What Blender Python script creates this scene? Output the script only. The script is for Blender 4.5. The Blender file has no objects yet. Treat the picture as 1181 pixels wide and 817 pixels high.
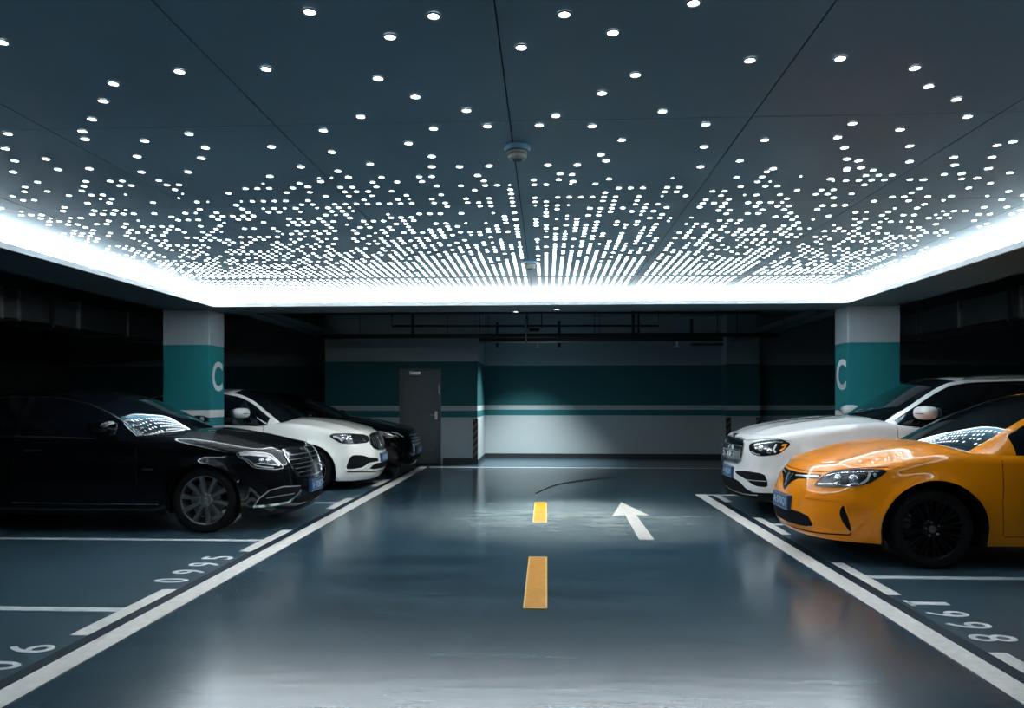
import math, random
from math import sin, cos, pi, sqrt, atan2

# ---------------------------------------------------------------- curves
class Curve:
    """monotone cubic through a table of (x, value)"""
    def __init__(s, pts):
        s.x = [float(p[0]) for p in pts]; s.y = [float(p[1]) for p in pts]
        n = len(pts); d = [(s.y[i+1]-s.y[i])/(s.x[i+1]-s.x[i]) for i in range(n-1)]
        m = [d[0]]+[0 if d[i-1]*d[i] <= 0 else 2*d[i-1]*d[i]/(d[i-1]+d[i]) for i in range(1, n-1)]+[d[-1]]
        s.m = m
    def __call__(s, x):
        X = s.x
        if x <= X[0]: return s.y[0]
        if x >= X[-1]: return s.y[-1]
        lo, hi = 0, len(X)-1
        while hi-lo > 1:
            k = (lo+hi)//2
            if X[k] <= x: lo = k
            else: hi = k
        h = X[hi]-X[lo]; t = (x-X[lo])/h
        a = 2*t**3-3*t*t+1; b = t**3-2*t*t+t; c = -2*t**3+3*t*t; e = t**3-t*t
        return a*s.y[lo]+b*h*s.m[lo]+c*s.y[hi]+e*h*s.m[hi]

def sstep(a, b, x):
    t = min(1, max(0, (x-a)/(b-a))); return t*t*(3-2*t)

def catmull(pts, n=24):
    P = [(pts[0][0], -pts[1][1])] if False else None
    ext = [(pts[1][0], -pts[1][1])]+list(pts)+[(pts[-2][0], -pts[-2][1])]
    out = []
    for i in range(1, len(ext)-2):
        p0, p1, p2, p3 = ext[i-1:i+3]
        def tj(ti, a, b): return ti+max(1e-6, math.hypot(b[0]-a[0], b[1]-a[1]))**0.5
        t0 = 0; t1 = tj(t0, p0, p1); t2 = tj(t1, p1, p2); t3 = tj(t2, p2, p3)
        for k in range(n):
            t = t1+(t2-t1)*k/n
            def L(a, b, ta, tb): return tuple((tb-t)/(tb-ta)*a[j]+(t-ta)/(tb-ta)*b[j] for j in (0, 1))
            A1 = L(p0, p1, t0, t1); A2 = L(p1, p2, t1, t2); A3 = L(p2, p3, t2, t3)
            B1 = L(A1, A2, t0, t2); B2 = L(A2, A3, t1, t3)
            out.append(L(B1, B2, t1, t2))
    out.append(tuple(pts[-1])); return out

class CarShape:
    """body side = plan outline walked by arc length s (0 at nose centre, + near side), inset by height z; deck = height field"""
    def __init__(c, spec):
        c.sp = spec
        o = catmull(spec['plan'], 30)
        S = [0]
        for i in range(1, len(o)): S.append(S[-1]+math.hypot(o[i][0]-o[i-1][0], o[i][1]-o[i-1][1]))
        c.total = S[-1]; N = int(c.total/0.01)+1
        c.ds = c.total/(N-1); c.pl = []; j = 0
        for k in range(N):
            s = min(k*c.ds, c.total-1e-9)
            while j < len(S)-2 and S[j+1] < s: j += 1
            t = (s-S[j])/max(1e-9, S[j+1]-S[j])
            c.pl.append((o[j][0]+(o[j+1][0]-o[j][0])*t, o[j][1]+(o[j+1][1]-o[j][1])*t))
        c.T = Curve(spec['T']); c.E = Curve(spec['E'])
        c.Ff = Curve(spec['front']); c.Fs = Curve(spec['side']); c.Fr = Curve(spec['rear'])
        c.Bt = Curve(spec['bottom']); c.R = Curve(spec['R'])
        c.ab = Curve(spec['ab']); c.ar = Curve(spec['ar']); c.cr = Curve(spec['crown'])
        c.r = spec.get('fillet', .06); c.W = max(p[1] for p in c.pl)
        c.WX = None
        c.bumps = spec.get('bumps', [])
        c.zt = [None]*len(c.pl)
        c.zt = [c._ztop(i*c.ds) for i in range(len(c.pl))]
    def plan(c, s):
        sg = 1 if s >= 0 else -1; a = min(abs(s), c.total)/c.ds
        i = min(int(a), len(c.pl)-2); t = a-i
        x = c.pl[i][0]*(1-t)+c.pl[i+1][0]*t; y = c.pl[i][1]*(1-t)+c.pl[i+1][1]*t
        def nn(k):
            k0 = max(0, k-2); k1 = min(len(c.pl)-1, k+2)
            a0 = c.pl[k0] if k-2 >= 0 else (c.pl[-(k-2)][0], -c.pl[-(k-2)][1])
            kk = k+2
            a1 = c.pl[kk] if kk < len(c.pl) else (c.pl[2*len(c.pl)-2-kk][0], -c.pl[2*len(c.pl)-2-kk][1])
            dx, dy = a1[0]-a0[0], a1[1]-a0[1]; l = math.hypot(dx, dy)
            return (-dy/l, dx/l)
        n0 = nn(i); n1 = nn(i+1)
        nx = n0[0]*(1-t)+n1[0]*t; ny = n0[1]*(1-t)+n1[1]*t; l = math.hypot(nx, ny)
        return x, y*sg, nx/l, ny/l*sg
    def halfw(c, x):
        if c.WX is None:
            c.WX = {}
        k = round(x, 2)
        if k in c.WX: return c.WX[k]
        v = 0.05
        for i in range(1, len(c.pl)):
            a, b = c.pl[i-1], c.pl[i]
            if a[0] <= k <= b[0]:
                v = max(0.05, a[1]+(b[1]-a[1])*((k-a[0])/max(1e-9, b[0]-a[0]))); break
        c.WX[k] = v; return v
    def H(c, x, y):
        w = max(.3, c.halfw(min(max(x, 0.01), c.pl[-1][0]-.01)))
        r = min(1, abs(y)/w)
        E = c.E(x); T = c.T(x)
        z = E+(T-E)*(1-r**c.sp.get('hp', 2.4))
        for y0, wd, h, x0, x1 in c.bumps:
            g = sstep(x0, x0+.25, x)*(1-sstep(x1-.25, x1, x))
            z += h*g*math.exp(-((abs(y)-y0)/wd)**2)
        return z
    def inset(c, s, z):
        x, y, nx, ny = c.plan(s)
        wf = sstep(.25, .95, -nx); wr = sstep(.25, .95, nx)
        return wf*c.Ff(z)+wr*c.Fr(z)+(1-wf-wr)*c.Fs(z)
    def _ztop(c, s):
        x, y, nx, ny = c.plan(s); z = c.E(x)
        for _ in range(8):
            o = c.inset(s, z)+c.r
            z = .5*z+.5*c.H(x-nx*o, y-ny*o)
        return z
    def ztop(c, s):
        a = min(abs(s), c.total)/c.ds; i = min(int(a), len(c.pl)-2); t = a-i
        return c.zt[i]*(1-t)+c.zt[i+1]*t
    def P(c, s, z, off=0.0):
        """point on the body skin; off > 0 stands proud of it"""
        x, y, nx, ny = c.plan(s); zt = c.ztop(s); r = c.r
        o = c.inset(s, min(z, zt))
        zz = z
        if z > zt-r:
            q = min(1, (z-(zt-r))/r)
            o += r*(1-sqrt(max(0, 1-q*q)))
        if z > zt:
            o += (z-zt)*2.0
            X, Y = x-nx*o, y-ny*o
            zz = c.H(X, Y)
        for (xw, zw, ra) in c.sp['arches']:
            d = math.hypot(x-xw, z-zw)
            o -= .022*math.exp(-((d-ra)/.05)**2) if abs(ny) > .8 and z > zw-.15 else 0
        X, Y = x-nx*o, y-ny*o
        if off:
            e = .008
            a = c.P(s-e, z); b = c.P(s+e, z); p = c.P(s, z-e); q2 = c.P(s, z+e)
            u = [b[i]-a[i] for i in range(3)]; v = [q2[i]-p[i] for i in range(3)]
            n = [u[1]*v[2]-u[2]*v[1], u[2]*v[0]-u[0]*v[2], u[0]*v[1]-u[1]*v[0]]
            l = sqrt(sum(k*k for k in n)) or 1
            n = [k/l for k in n]
            if n[0]*nx+n[1]*ny+n[2]*.3 < 0: n = [-k for k in n]
            return (X+n[0]*off, Y+n[1]*off, zz+n[2]*off)
        return (X, Y, zz)
    def bottom(c, s):
        x = c.plan(s)[0]; b = c.Bt(x)
        for (xw, zw, ra) in c.sp['arches']:
            d = abs(x-xw)
            if d < ra: b = max(b, zw+sqrt(ra*ra-d*d)*1.0)
        return b
    def s_of_x(c, x):
        # s on the flank for a given x
        for i in range(1, len(c.pl)):
            if c.pl[i][0] >= x:
                a, b = c.pl[i-1], c.pl[i]
                t = (x-a[0])/max(1e-9, b[0]-a[0]); return (i-1+t)*c.ds
        return c.total
    def G(c, x, k, side=1):
        """cabin section: k 0..1 belt to rail, 1..2 rail to roof centre"""
        R = c.R(x); zr = R-c.cr(x); ab = c.ab(x); ar = c.ar(x); zb = c.E(x)-.05
        if k <= 1:
            y = ab+(ar-ab)*k+.035*sin(pi*k)*(1 if k < 1 else 0); z = zb+(zr-zb)*k
        else:
            q = k-1; y = ar*(1-q); z = zr+(R-zr)*(1-(1-q)**2.3)
        return (x, y*side, z)

BASE_SIDE = [(.15, .07), (.25, .035), (.4, .012), (.55, .0), (.7, .004), (.8, .018), (.9, .035), (1.0, .06), (1.2, .10)]
SPECS = {}
SPECS['yellow'] = dict(
    L=4.65, pos=(2.17, 7.15), rot=0,
    plan=[(.08, 0), (.09, .22), (.135, .44), (.235, .62), (.41, .76), (.68, .855), (1.05, .90), (1.6, .91), (2.6, .91), (3.5, .90), (4.1, .87), (4.4, .80), (4.57, .62), (4.64, .3), (4.65, 0)],
    T=[(0, .70), (.12, .76), (.25, .81), (.4, .87), (.55, .92), (.8, .985), (1.05, 1.025), (1.25, 1.04), (1.6, .97), (3.3, 1.0), (3.9, 1.10), (4.4, 1.08), (4.65, 1.0)],
    E=[(0, .68), (.25, .735), (.6, .825), (.94, .905), (1.23, .94), (1.6, .955), (2.6, .97), (3.6, 1.0), (4.4, 1.02), (4.65, .98)],
    front=[(.1, .16), (.2, .06), (.3, .01), (.4, .0), (.5, .01), (.6, .03), (.7, .075), (.8, .15), (.9, .25)],
    side=BASE_SIDE, rear=[(.15, .08), (.4, .0), (.6, .0), (.9, .06), (1.1, .1)],
    bottom=[(0, .20), (.3, .20), (.7, .20), (1.5, .2), (3.4, .2), (4.65, .25)],
    R=[(1.15, .97), (1.25, 1.022), (1.56, 1.175), (2.0, 1.37), (2.32, 1.465), (2.6, 1.505), (3.0, 1.515), (3.5, 1.47), (3.9, 1.33), (4.25, 1.13), (4.35, 1.05)],
    ab=[(1.1, .80), (1.8, .84), (2.6, .85), (3.6, .83), (4.3, .72)], ar=[(1.1, .74), (1.6, .70), (2.3, .585), (3.0, .56), (3.7, .56), (4.3, .62)],
    crown=[(1.1, .19), (1.5, .165), (2.0, .105), (2.4, .07), (3.0, .05), (4.3, .05)],
    arches=[(1.055, .335, .415), (3.70, .335, .40)], wheel_r=.335, fillet=.07,
    bumps=[(.52, .10, .018, .2, 1.4)])
SPECS['suv'] = dict(
    L=4.75, pos=(2.245, 9.53), rot=0,
    plan=[(.08, 0), (.09, .25), (.12, .50), (.19, .68), (.34, .82), (.6, .90), (1.0, .93), (1.6, .935), (2.6, .94), (3.6, .93), (4.3, .90), (4.58, .82), (4.7, .62), (4.74, .3), (4.75, 0)],
    T=[(0, .89), (.1, .93), (.25, 1.0), (.5, 1.08), (.85, 1.145), (1.2, 1.185), (1.6, 1.22), (2.0, 1.10), (3.5, 1.08), (4.6, 1.08), (4.75, 1.0)],
    E=[(0, .88), (.3, .95), (.7, 1.03), (1.2, 1.10), (1.75, 1.13), (2.6, 1.14), (4.0, 1.16), (4.75, 1.1)],
    front=[(.15, .13), (.25, .06), (.38, .0), (.5, .0), (.6, .015), (.75, .02), (.9, .05), (1.0, .1), (1.1, .2)],
    side=[(.15, .07), (.3, .03), (.5, .0), (.75, .0), (.9, .015), (1.0, .035), (1.15, .07), (1.3, .1)], rear=[(.15, .08), (.4, .0), (.6, .0), (.9, .04), (1.1, .07)],
    bottom=[(0, .22), (.3, .22), (1.5, .24), (3.4, .24), (4.75, .3)],
    R=[(1.5, 1.14), (1.65, 1.225), (2.0, 1.43), (2.35, 1.615), (2.52, 1.67), (2.8, 1.70), (3.3, 1.71), (4.0, 1.69), (4.4, 1.60), (4.68, 1.25), (4.72, 1.15)],
    ab=[(1.4, .80), (2.0, .85), (3.0, .87), (4.2, .85), (4.7, .8)], ar=[(1.4, .77), (1.8, .75), (2.5, .66), (3.3, .64), (4.2, .63), (4.7, .68)],
    crown=[(1.4, .16), (1.85, .125), (2.2, .09), (2.55, .055), (4.7, .04)],
    arches=[(.93, .36, .43), (3.75, .36, .43)], wheel_r=.36, fillet=.08,
    bumps=[(.45, .09, .016, .2, 1.6)])
SPECS['black'] = dict(
    L=5.2, pos=(-2.62, 8.53), rot=180,
    plan=[(.08, 0), (.09, .22), (.13, .44), (.22, .63), (.39, .79), (.64, .885), (1.0, .935), (1.6, .95), (2.8, .95), (4.0, .94), (4.65, .90), (4.95, .82), (5.12, .62), (5.19, .3), (5.2, 0)],
    T=[(0, .81), (.1, .845), (.28, .885), (.5, .93), (.75, .98), (1.05, 1.035), (1.35, 1.08), (1.6, 1.09), (2.0, 1.0), (3.8, 1.0), (4.3, 1.13), (4.9, 1.1), (5.2, 1.0)],
    E=[(0, .79), (.3, .84), (.6, .895), (1.0, .97), (1.33, 1.0), (1.9, 1.02), (2.7, 1.045), (3.4, 1.05), (4.4, 1.05), (5.2, 1.0)],
    front=[(.12, .16), (.2, .07), (.3, .015), (.42, .0), (.52, .015), (.6, .03), (.7, .05), (.8, .09), (.9, .18)],
    side=[(.15, .07), (.25, .035), (.4, .012), (.55, .0), (.72, .004), (.82, .02), (.92, .03), (1.0, .045), (1.2, .09)], rear=[(.15, .08), (.4, .0), (.6, .0), (.9, .05), (1.1, .09)],
    bottom=[(0, .17), (.5, .16), (1.5, .19), (3.6, .19), (5.2, .25)],
    R=[(1.25, 1.01), (1.45, 1.115), (1.65, 1.215), (1.85, 1.31), (2.15, 1.435), (2.45, 1.505), (2.8, 1.535), (3.3, 1.53), (3.8, 1.45), (4.2, 1.31), (4.55, 1.14), (4.65, 1.05)],
    ab=[(1.2, .82), (2.0, .87), (3.0, .885), (4.0, .86), (4.6, .76)], ar=[(1.2, .78), (1.7, .74), (2.3, .65), (3.0, .60), (4.0, .60), (4.6, .66)],
    crown=[(1.2, .23), (1.6, .215), (1.85, .19), (2.15, .14), (2.5, .085), (3.0, .055), (4.6, .05)],
    arches=[(1.0, .355, .385), (4.15, .355, .385)], wheel_r=.35, fillet=.08,
    bumps=[(.50, .09, .014, .2, 1.5)])
SPECS['white'] = dict(
    L=4.8, pos=(-2.58, 12.03), rot=180,
    plan=[(.09, 0), (.10, .22), (.14, .44), (.23, .62), (.39, .77), (.64, .865), (1.05, .91), (1.6, .92), (2.6, .92), (3.6, .91), (4.2, .88), (4.55, .80), (4.72, .62), (4.79, .3), (4.8, 0)],
    T=[(0, .76), (.1, .82), (.22, .88), (.5, .985), (.8, 1.055), (1.1, 1.105), (1.4, 1.13), (1.7, 1.05), (3.6, 1.05), (4.0, 1.15), (4.5, 1.13), (4.8, 1.0)],
    E=[(0, .75), (.3, .825), (.7, .92), (1.1, .99), (1.7, 1.04), (2.6, 1.06), (3.6, 1.08), (4.8, 1.03)],
    front=[(.1, .16), (.2, .07), (.32, .01), (.42, .0), (.52, .01), (.62, .03), (.72, .06), (.82, .11), (.92, .2)],
    side=BASE_SIDE, rear=[(.15, .08), (.4, .0), (.6, .0), (.9, .06), (1.1, .1)],
    bottom=[(0, .15), (.5, .16), (1.5, .18), (3.6, .18), (4.8, .25)],
    R=[(1.3, 1.06), (1.45, 1.15), (1.8, 1.38), (2.05, 1.51), (2.3, 1.575), (2.6, 1.60), (3.1, 1.595), (3.6, 1.52), (4.0, 1.36), (4.3, 1.18), (4.4, 1.1)],
    ab=[(1.2, .80), (1.9, .85), (2.8, .86), (3.8, .83), (4.4, .72)], ar=[(1.2, .77), (1.7, .72), (2.3, .62), (3.0, .58), (3.8, .58), (4.4, .62)],
    crown=[(1.3, .23), (1.75, .19), (2.0, .13), (2.3, .08), (3.0, .05), (4.4, .05)],
    arches=[(1.05, .335, .40), (3.85, .335, .39)], wheel_r=.335, fillet=.07,
    bumps=[(.50, .09, .016, .2, 1.5)])
SPECS['far'] = dict(
    L=4.85, pos=(-2.40, 14.35), rot=180,
    plan=SPECS['white']['plan'][:-3]+[(4.77, .62), (4.84, .3), (4.85, 0)],
    T=[(0, .80), (.15, .84), (.35, .88), (.8, .98), (1.2, 1.06), (1.5, 1.10), (1.8, 1.02), (3.6, 1.05), (4.0, 1.15), (4.5, 1.13), (4.85, 1.0)],
    E=[(0, .79), (.3, .83), (.7, .88), (1.1, .95), (1.7, 1.01), (2.6, 1.05), (3.6, 1.07), (4.85, 1.03)],
    front=SPECS['white']['front'], side=BASE_SIDE, rear=SPECS['white']['rear'], bottom=SPECS['white']['bottom'],
    R=[(1.3, 1.0), (1.5, 1.11), (2.0, 1.33), (2.4, 1.48), (2.8, 1.56), (3.1, 1.56), (3.6, 1.49), (4.0, 1.33), (4.3, 1.16), (4.4, 1.1)],
    ab=SPECS['white']['ab'], ar=SPECS['white']['ar'], crown=SPECS['white']['crown'],
    arches=[(1.05, .335, .40), (3.85, .335, .39)], wheel_r=.335, fillet=.07, bumps=[(.50, .09, .016, .2, 1.5)])
import bpy, bmesh
from mathutils import Vector, Matrix
from mathutils.geometry import delaunay_2d_cdt

SC = bpy.context.scene
COL = SC.collection

# ---------------------------------------------------------------- materials
def new_mat(name):
    m = bpy.data.materials.new(name); m.use_nodes = True
    nt = m.node_tree; nt.nodes.clear()
    out = nt.nodes.new('ShaderNodeOutputMaterial')
    b = nt.nodes.new('ShaderNodeBsdfPrincipled'); nt.links.new(b.outputs[0], out.inputs[0])
    return m, nt, b

def mat(name, color, rough=.5, metal=0., coat=0., var=.06, scale=8., bump=0., spec=.5, rvar=0.):
    m, nt, b = new_mat(name)
    tc = nt.nodes.new('ShaderNodeTexCoord'); n = nt.nodes.new('ShaderNodeTexNoise')
    n.inputs['Scale'].default_value = scale; n.inputs['Detail'].default_value = 4
    nt.links.new(tc.outputs['Object'], n.inputs['Vector'])
    r = nt.nodes.new('ShaderNodeValToRGB')
    c0 = tuple(max(0, c*(1-var)) for c in color)+(1,); c1 = tuple(min(1, c*(1+var)) for c in color)+(1,)
    r.color_ramp.elements[0].position = .3; r.color_ramp.elements[1].position = .7
    r.color_ramp.elements[0].color = c0; r.color_ramp.elements[1].color = c1
    nt.links.new(n.outputs['Fac'], r.inputs['Fac']); nt.links.new(r.outputs[0], b.inputs['Base Color'])
    b.inputs['Roughness'].default_value = rough; b.inputs['Metallic'].default_value = metal
    b.inputs['Coat Weight'].default_value = coat; b.inputs['Coat Roughness'].default_value = .03
    b.inputs['Specular IOR Level'].default_value = spec
    if rvar:
        mr = nt.nodes.new('ShaderNodeMapRange'); mr.inputs[3].default_value = rough-rvar; mr.inputs[4].default_value = rough+rvar
        nt.links.new(n.outputs['Fac'], mr.inputs[0]); nt.links.new(mr.outputs[0], b.inputs['Roughness'])
    if bump:
        bp = nt.nodes.new('ShaderNodeBump'); bp.inputs['Strength'].default_value = bump; bp.inputs['Distance'].default_value = .01
        nt.links.new(n.outputs['Fac'], bp.inputs['Height']); nt.links.new(bp.outputs[0], b.inputs['Normal'])
    return m

def emit(name, color, strength, sample=True):
    m, nt, b = new_mat(name)
    b.inputs['Base Color'].default_value = (.8, .8, .8, 1)
    b.inputs['Emission Color'].default_value = tuple(color)+(1,)
    b.inputs['Emission Strength'].default_value = strength
    if not sample: m.cycles.emission_sampling = 'NONE'
    return m

def band_wall(name, bands, top, rough=.75):
    """painted bands by height above the floor; bands = [(upper z, colour)]"""
    m, nt, b = new_mat(name)
    g = nt.nodes.new('ShaderNodeNewGeometry'); sx = nt.nodes.new('ShaderNodeSeparateXYZ')
    nt.links.new(g.outputs['Position'], sx.inputs[0])
    d = nt.nodes.new('ShaderNodeMath'); d.operation = 'DIVIDE'; d.inputs[1].default_value = 4.0
    nt.links.new(sx.outputs['Z'], d.inputs[0])
    r = nt.nodes.new('ShaderNodeValToRGB'); r.color_ramp.interpolation = 'CONSTANT'
    el = r.color_ramp.elements; el[0].position = 0; el[0].color = bands[0][1]+(1,)
    el[1].position = bands[0][0]/4; el[1].color = bands[1][1]+(1,)
    for i in range(1, len(bands)):
        nx = bands[i+1][1] if i+1 < len(bands) else top
        e = el.new(bands[i][0]/4); e.color = nx+(1,)
    nt.links.new(d.outputs[0], r.inputs['Fac'])
    n = nt.nodes.new('ShaderNodeTexNoise'); n.inputs['Scale'].default_value = 3; n.inputs['Detail'].default_value = 6
    mr = nt.nodes.new('ShaderNodeMapRange'); mr.inputs[3].default_value = .88; mr.inputs[4].default_value = 1.08
    nt.links.new(n.outputs['Fac'], mr.inputs[0])
    mx = nt.nodes.new('ShaderNodeVectorMath'); mx.operation = 'SCALE'
    nt.links.new(r.outputs[0], mx.inputs[0]); nt.links.new(mr.outputs[0], mx.inputs['Scale'])
    nt.links.new(mx.outputs[0], b.inputs['Base Color']); b.inputs['Roughness'].default_value = rough
    return m

def floor_mat(name, c0, c1, rough, streak=.25, bump=.05, light_pool=False):
    m, nt, b = new_mat(name)
    g = nt.nodes.new('ShaderNodeNewGeometry')
    mp = nt.nodes.new('ShaderNodeMapping'); mp.inputs['Scale'].default_value = (.35, 1.9, 1); nt.links.new(g.outputs['Position'], mp.inputs['Vector'])
    n1 = nt.nodes.new('ShaderNodeTexNoise'); n1.inputs['Scale'].default_value = 1.6; n1.inputs['Detail'].default_value = 5; n1.inputs['Roughness'].default_value = .55
    nt.links.new(mp.outputs[0], n1.inputs['Vector'])
    n2 = nt.nodes.new('ShaderNodeTexNoise'); n2.inputs['Scale'].default_value = 14; n2.inputs['Detail'].default_value = 4; nt.links.new(mp.outputs[0], n2.inputs['Vector'])
    r = nt.nodes.new('ShaderNodeValToRGB'); r.color_ramp.elements[0].position = .25; r.color_ramp.elements[1].position = .75
    r.color_ramp.elements[0].color = c0+(1,); r.color_ramp.elements[1].color = c1+(1,)
    nt.links.new(n1.outputs['Fac'], r.inputs['Fac']); nt.links.new(r.outputs[0], b.inputs['Base Color'])
    if light_pool:      # pool of light painted into the lane colour, broken up by dusty streaks
        def mk(op, *a):
            k = nt.nodes.new('ShaderNodeMath'); k.operation = op; k.use_clamp = op == 'MULTIPLY'
            for i, v in enumerate(a):
                if isinstance(v, (int, float)): k.inputs[i].default_value = v
                else: nt.links.new(v, k.inputs[i])
            return k.outputs[0]
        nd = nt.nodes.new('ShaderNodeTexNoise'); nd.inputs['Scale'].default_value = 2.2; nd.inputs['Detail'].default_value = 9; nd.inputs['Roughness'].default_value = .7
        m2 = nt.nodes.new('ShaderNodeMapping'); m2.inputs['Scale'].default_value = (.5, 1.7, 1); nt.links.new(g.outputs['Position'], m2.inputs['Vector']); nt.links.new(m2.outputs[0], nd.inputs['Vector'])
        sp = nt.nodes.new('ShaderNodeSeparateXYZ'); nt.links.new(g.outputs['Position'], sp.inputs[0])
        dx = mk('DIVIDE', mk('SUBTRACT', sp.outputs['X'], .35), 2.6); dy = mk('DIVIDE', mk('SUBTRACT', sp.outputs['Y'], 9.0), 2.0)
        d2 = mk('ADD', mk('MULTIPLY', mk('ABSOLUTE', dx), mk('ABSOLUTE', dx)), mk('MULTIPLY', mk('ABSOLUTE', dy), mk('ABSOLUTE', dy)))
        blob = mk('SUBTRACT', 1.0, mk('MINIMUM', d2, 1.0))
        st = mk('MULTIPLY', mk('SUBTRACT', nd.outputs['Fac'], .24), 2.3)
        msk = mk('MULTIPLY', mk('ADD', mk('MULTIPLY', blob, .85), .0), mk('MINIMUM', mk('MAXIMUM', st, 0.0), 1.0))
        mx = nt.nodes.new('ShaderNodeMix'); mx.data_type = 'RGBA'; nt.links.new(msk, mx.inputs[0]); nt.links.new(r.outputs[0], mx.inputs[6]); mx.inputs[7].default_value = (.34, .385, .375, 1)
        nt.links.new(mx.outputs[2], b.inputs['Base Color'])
    b.inputs['Roughness'].default_value = rough
    m3 = nt.nodes.new('ShaderNodeMapping'); m3.inputs['Scale'].default_value = (.22, 1.3, 1); nt.links.new(g.outputs['Position'], m3.inputs['Vector'])
    n3 = nt.nodes.new('ShaderNodeTexNoise'); n3.inputs['Scale'].default_value = 9; n3.inputs['Detail'].default_value = 4; nt.links.new(m3.outputs[0], n3.inputs['Vector'])
    bp = nt.nodes.new('ShaderNodeBump'); bp.inputs['Strength'].default_value = bump; bp.inputs['Distance'].default_value = .012
    nt.links.new(n3.outputs['Fac'], bp.inputs['Height']); nt.links.new(bp.outputs[0], b.inputs['Normal'])
    return m

def stripe_mat(name, a, c, scale):
    m, nt, b = new_mat(name)
    g = nt.nodes.new('ShaderNodeNewGeometry'); sx = nt.nodes.new('ShaderNodeSeparateXYZ'); nt.links.new(g.outputs['Position'], sx.inputs[0])
    def mth(op, x, y=None):
        k = nt.nodes.new('ShaderNodeMath'); k.operation = op
        for i, v in enumerate((x, y)):
            if v is None: continue
            if isinstance(v, (int, float)): k.inputs[i].default_value = v
            else: nt.links.new(v, k.inputs[i])
        return k.outputs[0]
    s = mth('SUBTRACT', sx.outputs['Z'], mth('ADD', sx.outputs['X'], sx.outputs['Y']))
    f = mth('FRACT', mth('MULTIPLY', s, scale)); t = mth('GREATER_THAN', f, .55)
    mx = nt.nodes.new('ShaderNodeMix'); mx.data_type = 'RGBA'; nt.links.new(t, mx.inputs[0])
    mx.inputs[6].default_value = a+(1,); mx.inputs[7].default_value = c+(1,)
    nt.links.new(mx.outputs[2], b.inputs['Base Color']); b.inputs['Roughness'].default_value = .6
    return m

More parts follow.
